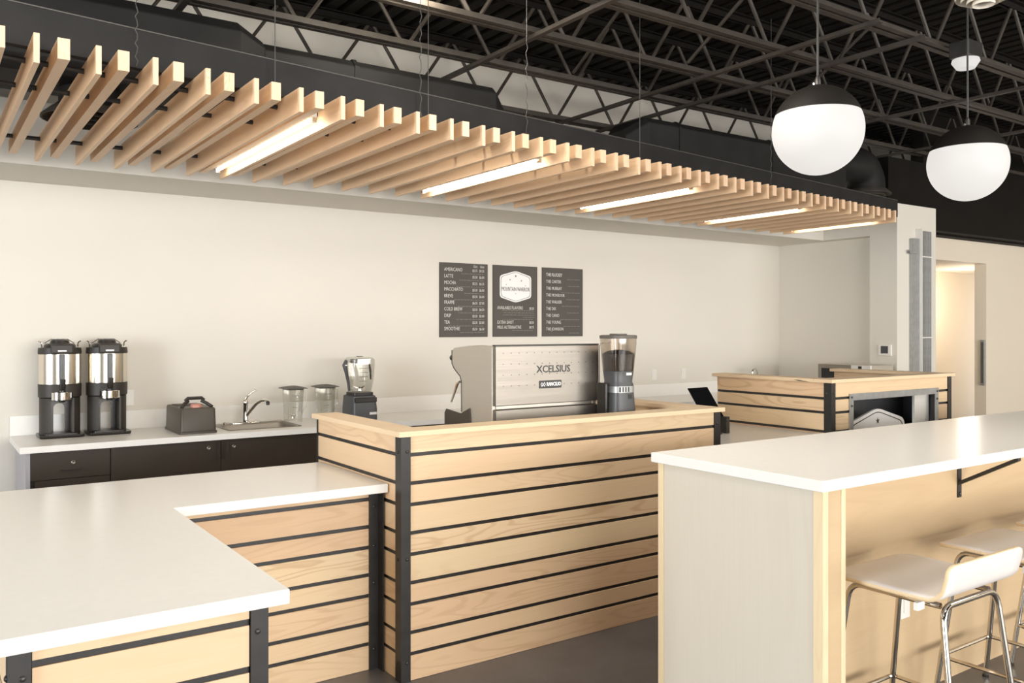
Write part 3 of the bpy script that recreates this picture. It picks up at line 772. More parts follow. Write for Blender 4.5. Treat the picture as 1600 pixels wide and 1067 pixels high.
def carcass(t, a, b_): MB().box(a+0.001, b_-0.001, CF+0.02, YW-0.03, 0.10, 0.8695).build('body', 'cab', t); MB().box(a+0.001, b_-0.001, CF+0.08, YW-0.03, 0, 0.0995).build('plinth', 'cab', t)
c1 = thing('drawer_cabinet', (0.8, 6.5, 0), 'dark brown drawer cabinet with a grey side at the left end of the back counter', 'cabinet')
carcass(c1, 0.585, 1.049)
MB().box(0.560, 0.585, CF, YW-0.03, 0, 0.8695).build('side_panel', 'cabside', c1)
d = MB().box(0.587, 1.047, CF, CF+0.019, 0.690, 0.867).build('drawer', 'cab', c1, bevel=0.001)
pull(d, 0.815, CF, 0.745, False); lock(d, 0.83, CF, 0.79)
d = MB().box(0.612, 1.047, CF, CF+0.019, 0.400, 0.686).build('drawer', 'cab', c1, bevel=0.001)
pull(d, 0.815, CF, 0.60, False)
d = MB().box(0.612, 1.047, CF, CF+0.019, 0.105, 0.396).build('drawer', 'cab', c1, bevel=0.001)
c2 = thing('sink_cabinet', (1.76, 6.5, 0), 'dark brown two-door cabinet under the sink', 'cabinet')
MB().box(1.051, 1.85, CF+0.02, YW-0.03, 0.10, 0.8695).build('body', 'cab', c2); MB().box(1.051, 2.489, CF+0.02, YW-0.03, 0.0, 0.70).build('body', 'cab', c2)
d = MB().box(1.053, 1.766, CF, CF+0.019, 0.105, 0.867).build('door', 'cab', c2, bevel=0.001); pull(d, 1.742, CF, 0.79); lock(d, 1.685, CF, 0.815)
d = MB().box(1.770, 2.485, CF, CF+0.019, 0.105, 0.867).build('door', 'cab', c2, bevel=0.001); pull(d, 1.796, CF, 0.79); lock(d, 1.86, CF, 0.815)
for a, b_, lab in ((2.491, 3.6, 'dark brown base cabinet behind the left side of the kiosk'), (3.602, 4.8, 'dark brown base cabinet behind the espresso machine')):
    t = thing('base_cabinet', ((a+b_)/2, 6.5, 0), lab, 'cabinet'); carcass(t, a, b_)
    mid = (a+b_)/2
    for u, v in ((a+0.002, mid-0.002), (mid+0.002, b_-0.002)):
        d = MB().box(u, v, CF, CF+0.019, 0.105, 0.867).build('door', 'cab', t, bevel=0.001)
        pull(d, mid+(-0.03 if u < a+0.1 else 0.03), CF, 0.78)
for a, b_ in ((4.802, 6.4), (6.402, 8.06)):
    t = thing('base_cabinet', ((a+b_)/2, 6.5, 0), 'dark brown base cabinet hidden behind the %s' % ('gap between the kiosks' if a < 5 else 'smaller kiosk'), 'cabinet'); carcass(t, a, b_)
    d = MB().box(a+0.002, b_-0.002, CF, CF+0.019, 0.105, 0.867).build('door', 'cab', t)
# end counter below the microwave
t = thing('side_cabinet', (8.42, 5.8, 0), 'dark side cabinet with white top along the end wall, under the microwave', 'cabinet')
MB().box(8.10, 8.62, 5.30, 6.80, 0, 0.8695).build('body', 'cab', t)
MB().box(8.081, 8.629, 5.26, YW-0.03, 0.87, 0.91).build('top', 'quartzback', t)
# sink
sk = thing('sink', (2.135, 6.51, 0.75), 'shallow stainless steel sink set into the back worktop', 'sink')
def rrect(x0, x1, y0, y1, r, z, n_=5):
    out = []
    for cx, cy, a0 in ((x1-r, y1-r, 0), (x0+r, y1-r, 90), (x0+r, y0+r, 180), (x1-r, y0+r, 270)):
        for i in range(n_+1):
            a = math.radians(a0+90*i/n_); out.append((cx+r*math.cos(a), cy+r*math.sin(a), z))
    return out
a, b_, c_, d_ = SK
MB().loft([rrect(a-.015, b_+.015, c_-.015, d_+.0, .03, 0.9105), rrect(a-.012, b_+.012, c_-.012, d_-.003, .03, 0.915), rrect(a+.012, b_-.012, c_+.012, d_-.11, .05, 0.914),
           rrect(a+.018, b_-.018, c_+.018, d_-.115, .05, 0.905), rrect(a+.03, b_-.03, c_+.03, d_-.125, .05, 0.77), rrect(a+.06, b_-.06, c_+.06, d_-.15, .05, 0.755), rrect(a+.2, b_-.2, c_+.15, d_-.25, .03, 0.752)], cap=False).build('basin', 'steel', sk, smooth=50)
MB().lathe([(0.03, 0.0), (0.025, 0.004), (0.008, 0.002)], (2.13, 6.46, 0.753), 16).build('drain', 'chrome', sk, smooth=True)
fa = thing('faucet', (2.105, 6.685, 0.915), 'chrome single-lever faucet at the stainless sink', 'faucet')
fx, fy = 2.105, 6.685
MB().loft([rrect(fx-.12, fx+.12, fy-.025, fy+.025, .024, 0.9155), rrect(fx-.12, fx+.12, fy-.025, fy+.025, .024, 0.922), rrect(fx-.10, fx+.10, fy-.018, fy+.018, .017, 0.928)]).build('deck_plate', 'chrome', fa, smooth=50)
MB().lathe([(0.027, 0.012), (0.023, 0.03), (0.021, 0.14), (0.024, 0.16), (0.02, 0.185), (0.008, 0.195)], (fx, fy, 0.915), 20).build('body', 'chrome', fa, smooth=50)
MB().tube([(fx, fy, 0.965), (fx+.03, fy-.04, 1.02), (fx+.06, fy-.09, 1.075), (fx+.085, fy-.13, 1.098), (fx+.105, fy-.165, 1.100), (fx+.115, fy-.18, 1.088)], [0.014, 0.014, 0.0135, 0.013, 0.013, 0.0135], 12).build('spout', 'chrome', fa, smooth=True)
MB().lathe([(0.013, 0), (0.014, 0.024), (0.012, 0.026)], (fx+.116, fy-.183, 1.065), 14).build('aerator', 'iron', fa, smooth=50)
MB().tube([(fx, fy, 1.10), (fx+.012, fy-.01, 1.125), (fx+.045, fy-.02, 1.158), (fx+.075, fy-.03, 1.172)], [0.012, 0.010, 0.007, 0.006], 10).build('lever', 'chrome', fa, smooth=True)
MB().lathe([(0.018, 0), (0.016, 0.012), (0.009, 0.018)], (fx-.16, fy, 0.9152), 14).build('soap_cap', 'chrome', fa, smooth=True)

# ------------------------------------------------------------------ coffee dispensers
def make_dispenser():
    t = thing('coffee_dispenser', (0, 0, 0), '', 'dispenser', 'tall coffee dispensers on the back counter')
    r = 0.126
    # stand: side columns, arched back plate, tray
    for s in (-1, 1):
        mb = MB()
        pts = []
        for i in range(9):
            a = math.radians(-52+104*i/8) if s > 0 else math.radians(128+104*i/8)
            pts.append((0.122*math.cos(a), 0.122*math.sin(a)))
        inn = [(s*0.062, pts[-1][1]), (s*0.062, pts[0][1])] if s > 0 else [(s*0.062, pts[-1][1]), (s*0.062, pts[0][1])]
        mb.prism(pts+inn, 'z', 0.008, 0.266)
        mb.build('stand_column', 'plasticm', t, smooth=30, world=False)
    mb = MB(); ar = [(-0.062, 0.02), (-0.062, 0.262), (0.062, 0.262), (0.062, 0.02), (0.034, 0.02), (0.034, 0.19)]
    ar += [(0.034*math.cos(a), 0.19+0.034*math.sin(a)) for a in [math.pi*i/8 for i in range(1, 8)]]+[(-0.034, 0.19), (-0.034, 0.02)]
    mb.prism(ar, 'y', 0.045, 0.06); mb.build('back_plate', 'plastic', t, world=False)
    mb = MB(); mb.loft([rrect(-.128, .128, -.165, .12, .03, 0.0), rrect(-.132, .132, -.17, .12, .03, 0.008), rrect(-.132, .132, -.17, .12, .03, 0.020)])
    mb.build('base_tray', 'plastic', t, smooth=50, world=False)
    MB().loft([rrect(-.10, .10, -.155, -.02, .02, 0.0205), rrect(-.10, .10, -.155, -.02, .02, 0.030), rrect(-.09, .09, -.145, -.03, .02, 0.031)]).build('drip_grille', 'plastic', t, smooth=50, world=False)
    MB().lathe([(0.118, 0.267), (0.129, 0.275), (0.130, 0.362)], (0, 0, 0), 36).build('lower_collar', 'plasticm', t, smooth=50, world=False)
    MB().lathe([(r, 0.363), (r, 0.567)], (0, 0, 0), 40).build('steel_body', 'steelv', t, smooth=50, world=False)
    MB().lathe([(0.130, 0.5675), (0.131, 0.58), (0.128, 0.610), (0.10, 0.612)], (0, 0, 0), 36).build('upper_collar', 'plasticm', t, smooth=50, world=False)
    mb = MB(); mb.lathe([(0.098, 0.6125), (0.096, 0.628), (0.085, 0.638), (0.06, 0.641), (0.055, 0.660), (0.04, 0.668), (0.01, 0.669)], (0, 0, 0), 28)
    mb.build('lid', 'plastic', t, smooth=45, world=False)
    MB().box(-0.065, 0.065, -0.133, -0.09, 0.572, 0.634).build('front_cowl', 'plasticm', t, bevel=0.008, world=False)
    MB().box(-0.025, 0.025, -0.1345, -0.133, 0.586, 0.594).build('name_plate', 'silverprint', t, world=False)
    for i in range(3): MB().box(-0.05+0.03*i, -0.035+0.03*i, -0.02, 0.02, 0.664, 0.672).build('lid_rib', 'plastic', t, world=False)
    for s in (-1, 1):
        MB().tube([(s*0.108, 0, 0.611), (s*0.108, 0, 0.640), (s*0.114, 0, 0.652), (s*0.126, 0, 0.656)], 0.005, 8).build('bail_hook', 'chrome', t, smooth=True, world=False)
    MB().tube([(-0.09, 0.03, 0.64), (-0.05, 0.03, 0.668), (0.05, 0.03, 0.668), (0.09, 0.03, 0.64)], 0.003, 6).build('bail_wire', 'chrome', t, smooth=True, world=False)
    MB().box(-0.017, 0.017, -0.138, -0.120, 0.345, 0.5665).build('sight_gauge', 'plastic', t, bevel=0.004, world=False)
    MB().tube([(0, -0.140, 0.40), (0, -0.140, 0.56)], 0.004, 8).build('gauge_tube', 'clear', t, smooth=True, world=False)
    MB().loft([[(x*q, y+yo, z) for (x, y, z) in rrect(-.018, .018, -.02, .02, .012, z0)] for q, yo, z0 in ((0.8, -0.15, 0.322), (1.0, -0.155, 0.345), (0.9, -0.16, 0.375), (1.0, -0.162, 0.398))]).build('tap_handle', 'plastic', t, smooth=50, world=False)
    mb = MB(); R_ = [(0.060, 0.255), (0.064, 0.258), (0.064, 0.308), (0.060, 0.311), (0.056, 0.308), (0.056, 0.258), (0.060, 0.255)]
    mb.lathe(R_, (0, -0.115, 0), 16, a0=math.radians(195), a1=math.radians(345)); mb.build('cup_guard', 'chrome', t, smooth=40, world=False)
    MB().lathe([(0.018, 0.24), (0.022, 0.26), (0.022, 0.32)], (0, -0.125, 0), 14).build('spout', 'plastic', t, smooth=50, world=False)
    return t
dp = make_dispenser()
def place(o, px, py, z, lab, ycent=None):
    p = onY(px, py, ycent); o.location = (p.x, ycent, z); o['label'] = lab; return o
place(dp, 93.5, 600, 0.9105, 'tall black and steel coffee dispenser at the left end of the back counter', 6.66)
dp2 = copy_tree(dp); place(dp2, 167, 600, 0.9105, 'tall black and steel coffee dispenser, right one of the pair, nearer the brown jug box', 6.67)
dp.scale = dp2.scale = (1.04, 0.9, 1.0)

# ------------------------------------------------------------------ brown carrier box
jx0, jx1, jy0, jy1 = 1.508, 1.766, 6.235, 6.70
t = thing('beverage_carrier', ((jx0+jx1)/2, (jy0+jy1)/2, 0.9105), 'dark brown tapered carrier box with a black top handle, beside the sink', 'carrier')
zt_ = 1.090
MB().loft([rrect(jx0, jx1, jy0, jy1, .02, 0.9105), rrect(jx0, jx1, jy0, jy1, .02, 0.925), rrect(jx0+.006, jx1-.006, jy0+.006, jy1-.006, .02, 0.93),
           rrect(jx0+.010, jx1-.010, jy0+.012, jy1-.010, .02, zt_-.010), rrect(jx0+.016, jx1-.016, jy0+.018, jy1-.016, .018, zt_)]).build('box', 'brownplastic', t, smooth=40)
for i in range(3): MB().box(jx0+.04, jx1-.04, jy0+.27+.055*i, jy0+.30+.055*i, zt_, zt_+.006).build('rib', 'brownplastic', t, bevel=0.002)
cxj = (jx0+jx1)/2
for s in (-1, 1):
    MB().tube([(cxj+s*.105, jy0+.06, zt_+.004), (cxj+s*.075, jy0+.10, zt_+.028), (cxj+s*.045, jy0+.12, zt_+.045)], [0.012, 0.013, 0.012], 8).build('handle_arm', 'plasticm', t, smooth=True)
MB().tube([(cxj-.05, jy0+.12, zt_+.03), (cxj-.062, jy0+.12, zt_+.056), (cxj-.05, jy0+.12, zt_+.064), (cxj+.05, jy0+.12, zt_+.064), (cxj+.062, jy0+.12, zt_+.056), (cxj+.05, jy0+.12, zt_+.03)], 0.012, 8).build('handle', 'plasticm', t, smooth=True)
MB().lathe([(0.042, 0.0), (0.042, 0.012), (0.034, 0.024), (0.01, 0.027)], (cxj+.005, jy0+.10, zt_), 20).build('cap', 'pink', t, smooth=50)

# ------------------------------------------------------------------ blender and jars
def sqr(cx, cy, h, z, r=None): return rrect(cx-h, cx+h, cy-h, cy+h, r or h*0.28, z, 4)
def make_jar(t, cx, cy, z, h=0.265, lid=True, hb=0.058, ht=0.070):
    MB().loft([sqr(cx, cy, hb, z), sqr(cx, cy, hb+.002, z+.03), sqr(cx, cy, ht, z+h), sqr(cx, cy, ht-.004, z+h), sqr(cx, cy, hb-.002, z+.034), sqr(cx, cy, hb-.02, z+.032)], cap=False).build('jar', 'jar', t, smooth=50)
    MB().lathe([(0.018, 0.03), (0.016, 0.045), (0.005, 0.05)], (cx, cy, z), 12).build('blade_hub', 'chrome', t, smooth=True)
    for a in (0.4, 2.0, 3.6, 5.2):
        MB().tube([(cx, cy, z+.043), (cx+.028*math.cos(a), cy+.028*math.sin(a), z+.052)], [0.005, 0.002], 5).build('blade', 'chrome', t)
    for i in range(4):
        MB().box(cx-.03, cx+.0+.008*i, cy-hb-.001-(ht-hb)*(0.075+.045*i)/h-.0015, cy-hb-(ht-hb)*(0.075+.045*i)/h-.001, z+.075+.045*i, z+.077+.045*i).build('scale_mark', 'ink', t)
    MB().tube([(cx+ht*0.93, cy, z+h*0.93), (cx+ht+.035, cy, z+h*0.90), (cx+ht+.035, cy, z+h*0.45), (cx+hb+.012, cy, z+h*0.25)], 0.008, 8).build('handle', 'jar', t, smooth=True)
    if lid:
        MB().loft([sqr(cx, cy, ht-.004, z+h-.008, .012), sqr(cx, cy, ht-.004, z+h+.001, .012), sqr(cx, cy, ht+.020, z+h+.002, .006), sqr(cx, cy, ht+.020, z+h+.006, .006), sqr(cx, cy, ht-.010, z+h+.016, .012), sqr(cx, cy, ht-.04, z+h+.022, .012)]).build('lid', 'lidgrey', t, smooth=30)
for px, lab, yy in ((458, 'clear square blender jar with grey lid, left one beside the sink', 6.60), (508, 'clear square blender jar with grey lid, right one next to the blender', 6.64)):
    p = onY(px, 630, yy)
    t = thing('blender_jar', (p.x, yy, 0.9105), lab, 'jar', 'lidded blender jars')
    make_jar(t, p.x, yy, 0.9105)
p = onY(562, 630, 6.50); bx_, by_ = p.x, 6.50
t = thing('blender', (bx_, by_, 0.9105), 'countertop blender with a tall clear jar on a charcoal motor base', 'blender')
MB().loft([rrect(bx_-.108, bx_+.108, by_-.125, by_+.125, .03, .9105), rrect(bx_-.108, bx_+.108, by_-.125, by_+.125, .03, 1.00), rrect(bx_-.10, bx_+.10, by_-.11, by_+.12, .03, 1.105), rrect(bx_-.085, bx_+.085, by_-.09, by_+.10, .03, 1.112)]).build('motor_base', 'greyplastic', t, smooth=40)
MB().box(bx_-.095, bx_+.095, by_-.131, by_-.10, 1.055, 1.095).build('control_strip', 'plastic', t, bevel=0.006)
MB().box(bx_+.03, bx_+.092, by_-.1275, by_-.124, .955, .975).build('badge', 'silverprint', t)
MB().loft([sqr(bx_, by_, .088, 1.1125), sqr(bx_, by_, .088, 1.135)]).build('jar_collar', 'plastic', t, smooth=50)
z0 = 1.136
MB().loft([sqr(bx_, by_, .078, z0), sqr(bx_, by_, .092, z0+.10), sqr(bx_, by_, .100, z0+.22), sqr(bx_, by_, .098, z0+.27), sqr(bx_, by_, .094, z0+.27), sqr(bx_, by_, .096, z0+.22), sqr(bx_, by_, .088, z0+.10), sqr(bx_, by_, .074, z0+.004)], cap=False).build('jar', 'jar', t, smooth=50)
MB().loft([sqr(bx_, by_, .09, z0+.271), sqr(bx_, by_, .085, z0+.282), sqr(bx_, by_, .05, z0+.285)]).build('lid', 'jar', t, smooth=50)
MB().loft([sqr(bx_, by_, .06, z0+.235), sqr(bx_, by_, .062, z0+.268)]).build('lid_plug', 'lidgrey', t, smooth=50)
MB().box(bx_-.02, bx_+.02, by_-.02, by_+.02, z0+.286, z0+.292).build('lid_button', 'lidgrey', t)
MB().tube([(bx_-.118, by_, z0+.26), (bx_-.132, by_, z0+.22), (bx_-.118, by_, z0+.16), (bx_-.10, by_, z0+.08), (bx_-.092, by_, z0+.01)], [0.012, 0.021, 0.014, 0.011, 0.010], 10).build('handle', 'greyplastic', t, smooth=True)
MB().lathe([(0.010, -.002), (0.010, .002)], (bx_-.128, by_-.022, z0+.22), 12).build('handle_rivet', 'silverprint', t)
MB().tube([(bx_+.06, by_-.05, z0+.25), (bx_+.072, by_-.05, z0+.17), (bx_+.076, by_-.05, z0+.10)], [0.006, 0.010, 0.005], 8).build('tamper', 'plastic', t, smooth=True)
MB().lathe([(0.022, 0.0), (0.02, 0.02), (0.006, 0.026)], (bx_, by_, z0+.006), 14).build('blade_hub', 'chrome', t, smooth=True)
for a in (0.2, 1.4, 2.9, 4.3):
    MB().tube([(bx_, by_, z0+.022), (bx_+.05*math.cos(a), by_+.05*math.sin(a), z0+.045)], [0.008, 0.003], 5).build('blade', 'chrome', t)
for i in range(4): MB().box(bx_-.045, bx_+.02+.006*i, by_-.0985-.002*i, by_-.0975-.002*i, z0+.09+.035*i, z0+.0925+.035*i).build('scale_mark', 'ink', t)

# ------------------------------------------------------------------ espresso machine
mx0, mx1, my0, my1 = 2.660, 3.425, 4.00, 4.47
zb, zt = 0.975, 1.558
em = thing('espresso_machine', ((mx0+mx1)/2, (my0+my1)/2, 0.911), 'stainless steel espresso machine on the tall kiosk, lettered back panel to the camera', 'coffee machine')
EDGE = [(my1-.02, zt-.022), (my1, zt-.036), (my1, zt-.115), (my1-.025, zt-.145), (my1-.095, zt-.190), (my1-.110, zt-.22), (my1-.112, zt-.40)]
sp = [(my0+.03, zb), (my0+.03, zt-.006), (my0+.16, zt), (my0+.30, zt-.008)]+EDGE+[(my1-.16, zt-.44), (my1-.18, zb)]
for xx, nm2 in ((mx0, 'side_panel'), (mx1-.03, 'side_panel')):
    MB().prism(sp, 'x', xx, xx+.03).build(nm2, 'satin', em, smooth=35, bevel=0.003)
MB().prism([(y+ (0.006 if y < my0+.1 else -0.012), z-(.006 if z > zt-.2 else 0)) for y, z in sp], 'x', mx0+.0305, mx1-.0305).build('body', 'satin', em, smooth=35)
MB().box(mx0+.004, mx1-.004, my0, my0+.0295, 1.215, zt-.004).build('back_panel', 'steel', em, bevel=0.004)
o = MB().add([(mx0+.010, my0+.026, zb+.002), (mx1-.010, my0+.026, zb+.002), (mx1-.010, my0+.026, 1.196), (mx0+.010, my0+.026, 1.196),
          (mx0+.010, my0+.002, zb+.002), (mx1-.010, my0+.002, zb+.002), (mx1-.010, my0+.006, 1.190), (mx0+.010, my0+.006, 1.190)],
         [(0, 1, 2, 3), (7, 6, 5, 4), (0, 4, 5, 1), (1, 5, 6, 2), (2, 6, 7, 3), (3, 7, 4, 0)]).build('lower_panel', 'steel', em)
MB().box(mx0+.001, mx1-.001, my0+.004, my0+.029, zt-.0035, zt+.003).build('top_trim', 'iron', em)
for xx in (mx0-.0005, mx1-.0035): MB().box(xx, xx+.004, my0-.002, my0+.0, zb, zt-.004).build('edge_seam', 'iron', em)
bpan = [c for c in em.children if c.name.startswith('back_panel')][0]
for r_ in range(4):
    for c in range(13):
        if r_ >= 3 and 4 < c < 8: continue
        x = mx0+.055+c*(mx1-mx0-.11)/12; z = zt-.045-.062*r_
        mb = MB(); mb.loft([[(x+.0026*math.cos(a), my0-d, z+.0026*math.sin(a)) for a in [i*math.pi/3 for i in range(6)]] for d in (0.0002, 0.0012)])
        mb.build('vent_hole', 'iron', bpan)
xm = (mx0+mx1)/2
text('XCELSIUS', 0.058, (xm+.03, my0-.0012, 1.415), 'iron', bpan, align='CENTER', sx=1.0, bold=0.0008)
MB().box(xm-.075, xm+.085, my0-.006, my0-.0005, 1.305, 1.350).build('badge', 'iron', em, bevel=0.002)
text('RANCILIO', 0.029, (xm+.026, my0-.0072, 1.3275), 'silverprint', em, align='CENTER', bold=0.0008, sx=.80)
for s in (-1, 1):
    MB().tube([(xm-.052+s*.011, my0-.0072, 1.340), (xm-.052-s*.011, my0-.0072, 1.315)], 0.0024, 6).build('emblem', 'silverprint', em)
    e = MB().lathe([(0.008, -.0006), (0.0055, -.0006), (0.0055, .0006), (0.008, .0006)], (0, 0, 0), 12, cap=False).build('emblem', 'silverprint', em)
    e.location = Vector((xm-.052+s*.009, my0-.0072, 1.328))-wloc(em); e.rotation_euler = (math.pi/2, 0, 0)
# barista side fittings seen past the left end
MB().tube([(mx0+.05, my1+.0, zt-.075), (mx0+.05, my1+.03, zt-.08), (mx0+.05, my1+.085, zt-.085)], [0.018, 0.026, 0.018], 12).build('steam_knob', 'plastic', em, smooth=True)
MB().tube([(mx0+.05, my1-.115, 1.332), (mx0+.03, my1-.04, 1.334), (mx0+.025, my1-.02, 1.322), (mx0+.02, my1+.045, 1.205)], [0.006, 0.008, 0.010, 0.006], 8).build('steam_wand', 'chrome', em, smooth=True)
MB().tube([(mx0+.004, y+.004, z) for y, z in EDGE[1:]], 0.0055, 6).build('edge_gasket', 'iron', em, smooth=True)
MB().prism([(4.235, 0.995), (4.55, 0.995), (4.55, 1.14), (4.53, 1.165), (4.36, 1.150), (4.262, 1.188)], 'x', mx0-.008, mx0-.0005).build('tray_end', 'brownplastic', em, bevel=0.003)
MB().box(mx0+.051, mx1-.03, my1-.19, my1+.07, zb-.02, zb+.05).build('drip_tray', 'satin', em)
for xx in (mx0+.08, mx1-.08):
    for yy in (my0+.07, my1-.06): MB().lathe([(0.022, 0), (0.018, 0.063)], (xx, yy, 0.9105), 12).build('foot', 'plastic', em, smooth=True)
for i in range(2):
    MB().lathe([(0.03, -.10), (0.034, -.02), (0.034, 0.0)], (mx0+.24+.28*i, my1-.06, zt-.18), 16).build('group_head', 'chrome', em, smooth=True)

# ------------------------------------------------------------------ grinder
p = onY(966, 580, 3.875); gx, gy = p.x, 3.875
g = thing('coffee_grinder', (gx, gy, 0.911), 'charcoal coffee grinder with a bean-filled clear hopper, right of the espresso machine', 'grinder')
def rr(h, z, yo=0.0): return rrect(gx-h, gx+h, gy-h+yo, gy+h+yo, h*0.55, z, 5)
MB().loft([rr(.098, .9115), rr(.098, .95), rr(.092, 1.08), rr(.080, 1.25), rr(.078, 1.275)]).build('body', 'greyplastic', g, smooth=40)
MB().loft([rr(.0785, 1.2755), rr(.076, 1.32), rr(.070, 1.335), rr(.078, 1.400)]).build('burr_chamber', 'greyplastic', g, smooth=40)
MB().loft([rr(.080, 1.272), rr(.0795, 1.310)], cap=False).build('collar_ring', 'galv', g, smooth=40)
MB().loft([rr(.0785, 1.4005), rr(.084, 1.47), rr(.092, 1.565), rr(.092, 1.592)], cap=False).build('hopper', 'smoke', g, smooth=40)
MB().loft([rr(.0755, 1.402), rr(.080, 1.47), rr(.083, 1.50), rr(.055, 1.518), rr(.02, 1.525)]).build('coffee_beans', 'beans', g, smooth=40)
MB().loft([rr(.095, 1.5925), rr(.095, 1.611), rr(.085, 1.614)]).build('lid', 'lidgrey', g, smooth=40)
MB().loft([rr(.045, 1.6145), rr(.043, 1.622)]).build('lid_knob', 'lidgrey', g, smooth=40)
MB().box(gx-.005, gx+.036, gy-.0785, gy-.073, 1.375, 1.390).build('badge', 'silverprint', g)
for i in range(4): MB().box(gx-.06+.022*i, gx-.05+.022*i, gy-.0805, gy-.079, 1.276, 1.306).build('vent_slot', 'iron', g)
MB().box(gx+.008, gx+.034, gy-.083, gy-.078, 1.235, 1.262).build('label_plate', 'plastic', g)
MB().box(gx-.117, gx-.099, gy-.02, gy+.06, .9115, 1.33).build('dosing_fork', 'plastic', g, bevel=0.006)

# ------------------------------------------------------------------ tablet
c = [onY(x, y, 4.20) for x, y in ((1104, 637),)][0]
t = thing('tablet_stand', (c.x, 4.22, 0.9125), 'black tablet tilted on a stand between the two kiosks', 'tablet')
bx, by = c.x, 4.13
dv = Vector((0, 0.105, 0.135)).normalized(); L_ = 0.25; hw = 0.10
b0 = Vector((bx, by, 1.035))
nv = Vector((0, -dv.z, dv.y))
vs = []
for off in (0, -0.009):
    for s, u in ((-1, 0), (1, 0), (1, 1), (-1, 1)): vs.append(b0+Vector((s*hw, 0, 0))+dv*L_*u+nv*off)
MB().add(vs, [(0, 1, 2, 3), (7, 6, 5, 4), (0, 4, 5, 1), (1, 5, 6, 2), (2, 6, 7, 3), (3, 7, 4, 0)]).build('tablet', 'screen', t, bevel=0.003)
MB().tube([(bx, by+.05, 0.925), (bx, by+.06, 1.06), (bx, by+.052, 1.10)], [0.02, 0.015, 0.015], 10).build('stand_arm', 'plasticm', t, smooth=True)
MB().loft([rrect(bx-.07, bx+.07, by-.03, by+.11, .03, .9125), rrect(bx-.07, bx+.07, by-.03, by+.11, .03, .925)]).build('stand_base', 'plasticm', t)
MB().box(bx+.105, bx+.14, by-.02, by+.05, .9125, 1.03).build('card_reader', 'plasticm', t, bevel=0.004)

# ------------------------------------------------------------------ menu boards and logo
def star(cx, cz, r, y, par, mat='ink'):
    P = [((r if i % 2 == 0 else r*0.42)*math.sin(math.pi*i/5)+cx, (r if i % 2 == 0 else r*0.42)*math.cos(math.pi*i/5)+cz) for i in range(10)]
    MB().prism(P, 'y', y-.0010, y).build('star', mat, par)
def hexpts(w, h, pk, r, n_=5):
    # rounded hexagon, points top and bottom
    C = [(0, h), (w, h-pk), (w, -h+pk), (0, -h), (-w, -h+pk), (-w, h-pk)]; out = []
    for i in range(6):
        p, a, b_ = Vector(C[i]), Vector(C[i-1]), Vector(C[(i+1) % 6])
        u = p+(a-p).normalized()*r; v = p+(b_-p).normalized()*r
        for j in range(n_+1):
            q = j/n_; out.append(u*(1-q)**2+p*2*q*(1-q)+v*q*q)
    return out
def logo(cx, cz, w, y, par, thick=0.002):
    h = w*0.83; pk = w*0.27
    pl = MB().prism([(cx+p.x, cz+p.y) for p in hexpts(w, h, pk, w*.16)], 'y', y-thick, y).build('emblem_plate', 'signwhite', par)
    yf = y-thick
    o_ = hexpts(w*.93, h*.925, pk*.95, w*.15); i_ = hexpts(w*.91, h*.905, pk*.95, w*.15); n_ = len(o_)
    vs = [(cx+p.x, yf-.0008, cz+p.y) for p in o_]+[(cx+p.x, yf-.0008, cz+p.y) for p in i_]
    vs += [(v[0], yf, v[2]) for v in vs]
    fs = [(i, (i+1) % n_, n_+(i+1) % n_, n_+i) for i in range(n_)]+[(2*n_+i, 2*n_+(i+1) % n_, (i+1) % n_, i) for i in range(n_)]+[(n_+i, n_+(i+1) % n_, 3*n_+(i+1) % n_, 3*n_+i) for i in range(n_)]
    MB().add(vs, fs).build('emblem_outline', 'ink', par)
    for dx, dz, r in ((0, .56, .07), (-.36, .36, .05), (.36, .32, .05), (-.60, .10, .035), (.62, .07, .035), (0, -.36, .03)):
        star(cx+dx*w, cz+dz*w, r*w, yf-.0001, par)
    text('MOUNTAIN WARRIOR', w*.30, (cx, yf-.0008, cz-.14*w), 'ink', par, align='CENTER', sx=.58, bold=0.0)
YB = YW-0.012
def bpos(px, py): return onY(px, py, YB)
b1 = (bpos(687, 409.5), bpos(762, 527)); b2 = (bpos(770.5, 413.5), bpos(839.5, 525.5)); b3 = (bpos(847.5, 417.5), bpos(910.5, 525))
zt_b = sum(b[0].z for b in (b1, b2, b3))/3; zb_b = sum(b[1].z for b in (b1, b2, b3))/3
def mboard(b, lab):
    t = thing('menu_board', ((b[0].x+b[1].x)/2, YB, zb_b), lab, 'menu board', 'grey menu boards on the back wall')
    MB().box(b[0].x, b[1].x, YB, YW-0.0005, zb_b, zt_b).build('panel', 'board', t)
    return t
t1 = mboard(b1, 'dark grey menu board listing drinks and prices, left of the three')
t2 = mboard(b2, 'dark grey menu board with the white hexagon emblem, middle of the three')
t3 = mboard(b3, 'dark grey menu board of drinks beginning THE, right of the three')
H_ = zt_b-zb_b
def words(par, x1, z, total, h=0.006, mat='printdim'):
    x = x1-total
    while x < x1-0.01:
        w_ = min(random.uniform(0.014, 0.045), x1-x)
        MB().box(x, x+w_, YB-.0010, YB-.0001, z-h/2, z+h/2).build('small_print', mat, par); x += w_+.008
w1 = b1[1].x-b1[0].x
items = ['AMERICANO', 'LATTE', 'MOCHA', 'MACCHIATO', 'BREVE', 'FRAPPE', 'COLD BREW', 'DRIP', 'TEA', 'SMOOTHIE']
pr1 = ['$3.75', '$5.50', '$5.25', '$5.50', '$5.50', '$6.50', '$3.50', '$2.50', '$2.50', '$5.50']
pr2 = ['$4.25', '$6.00', '$6.25', '$6.00', '$6.00', '$7.00', '$4.50', '$3.00', '$3.00', '$6.50']
zt0 = zt_b-H_*0.092
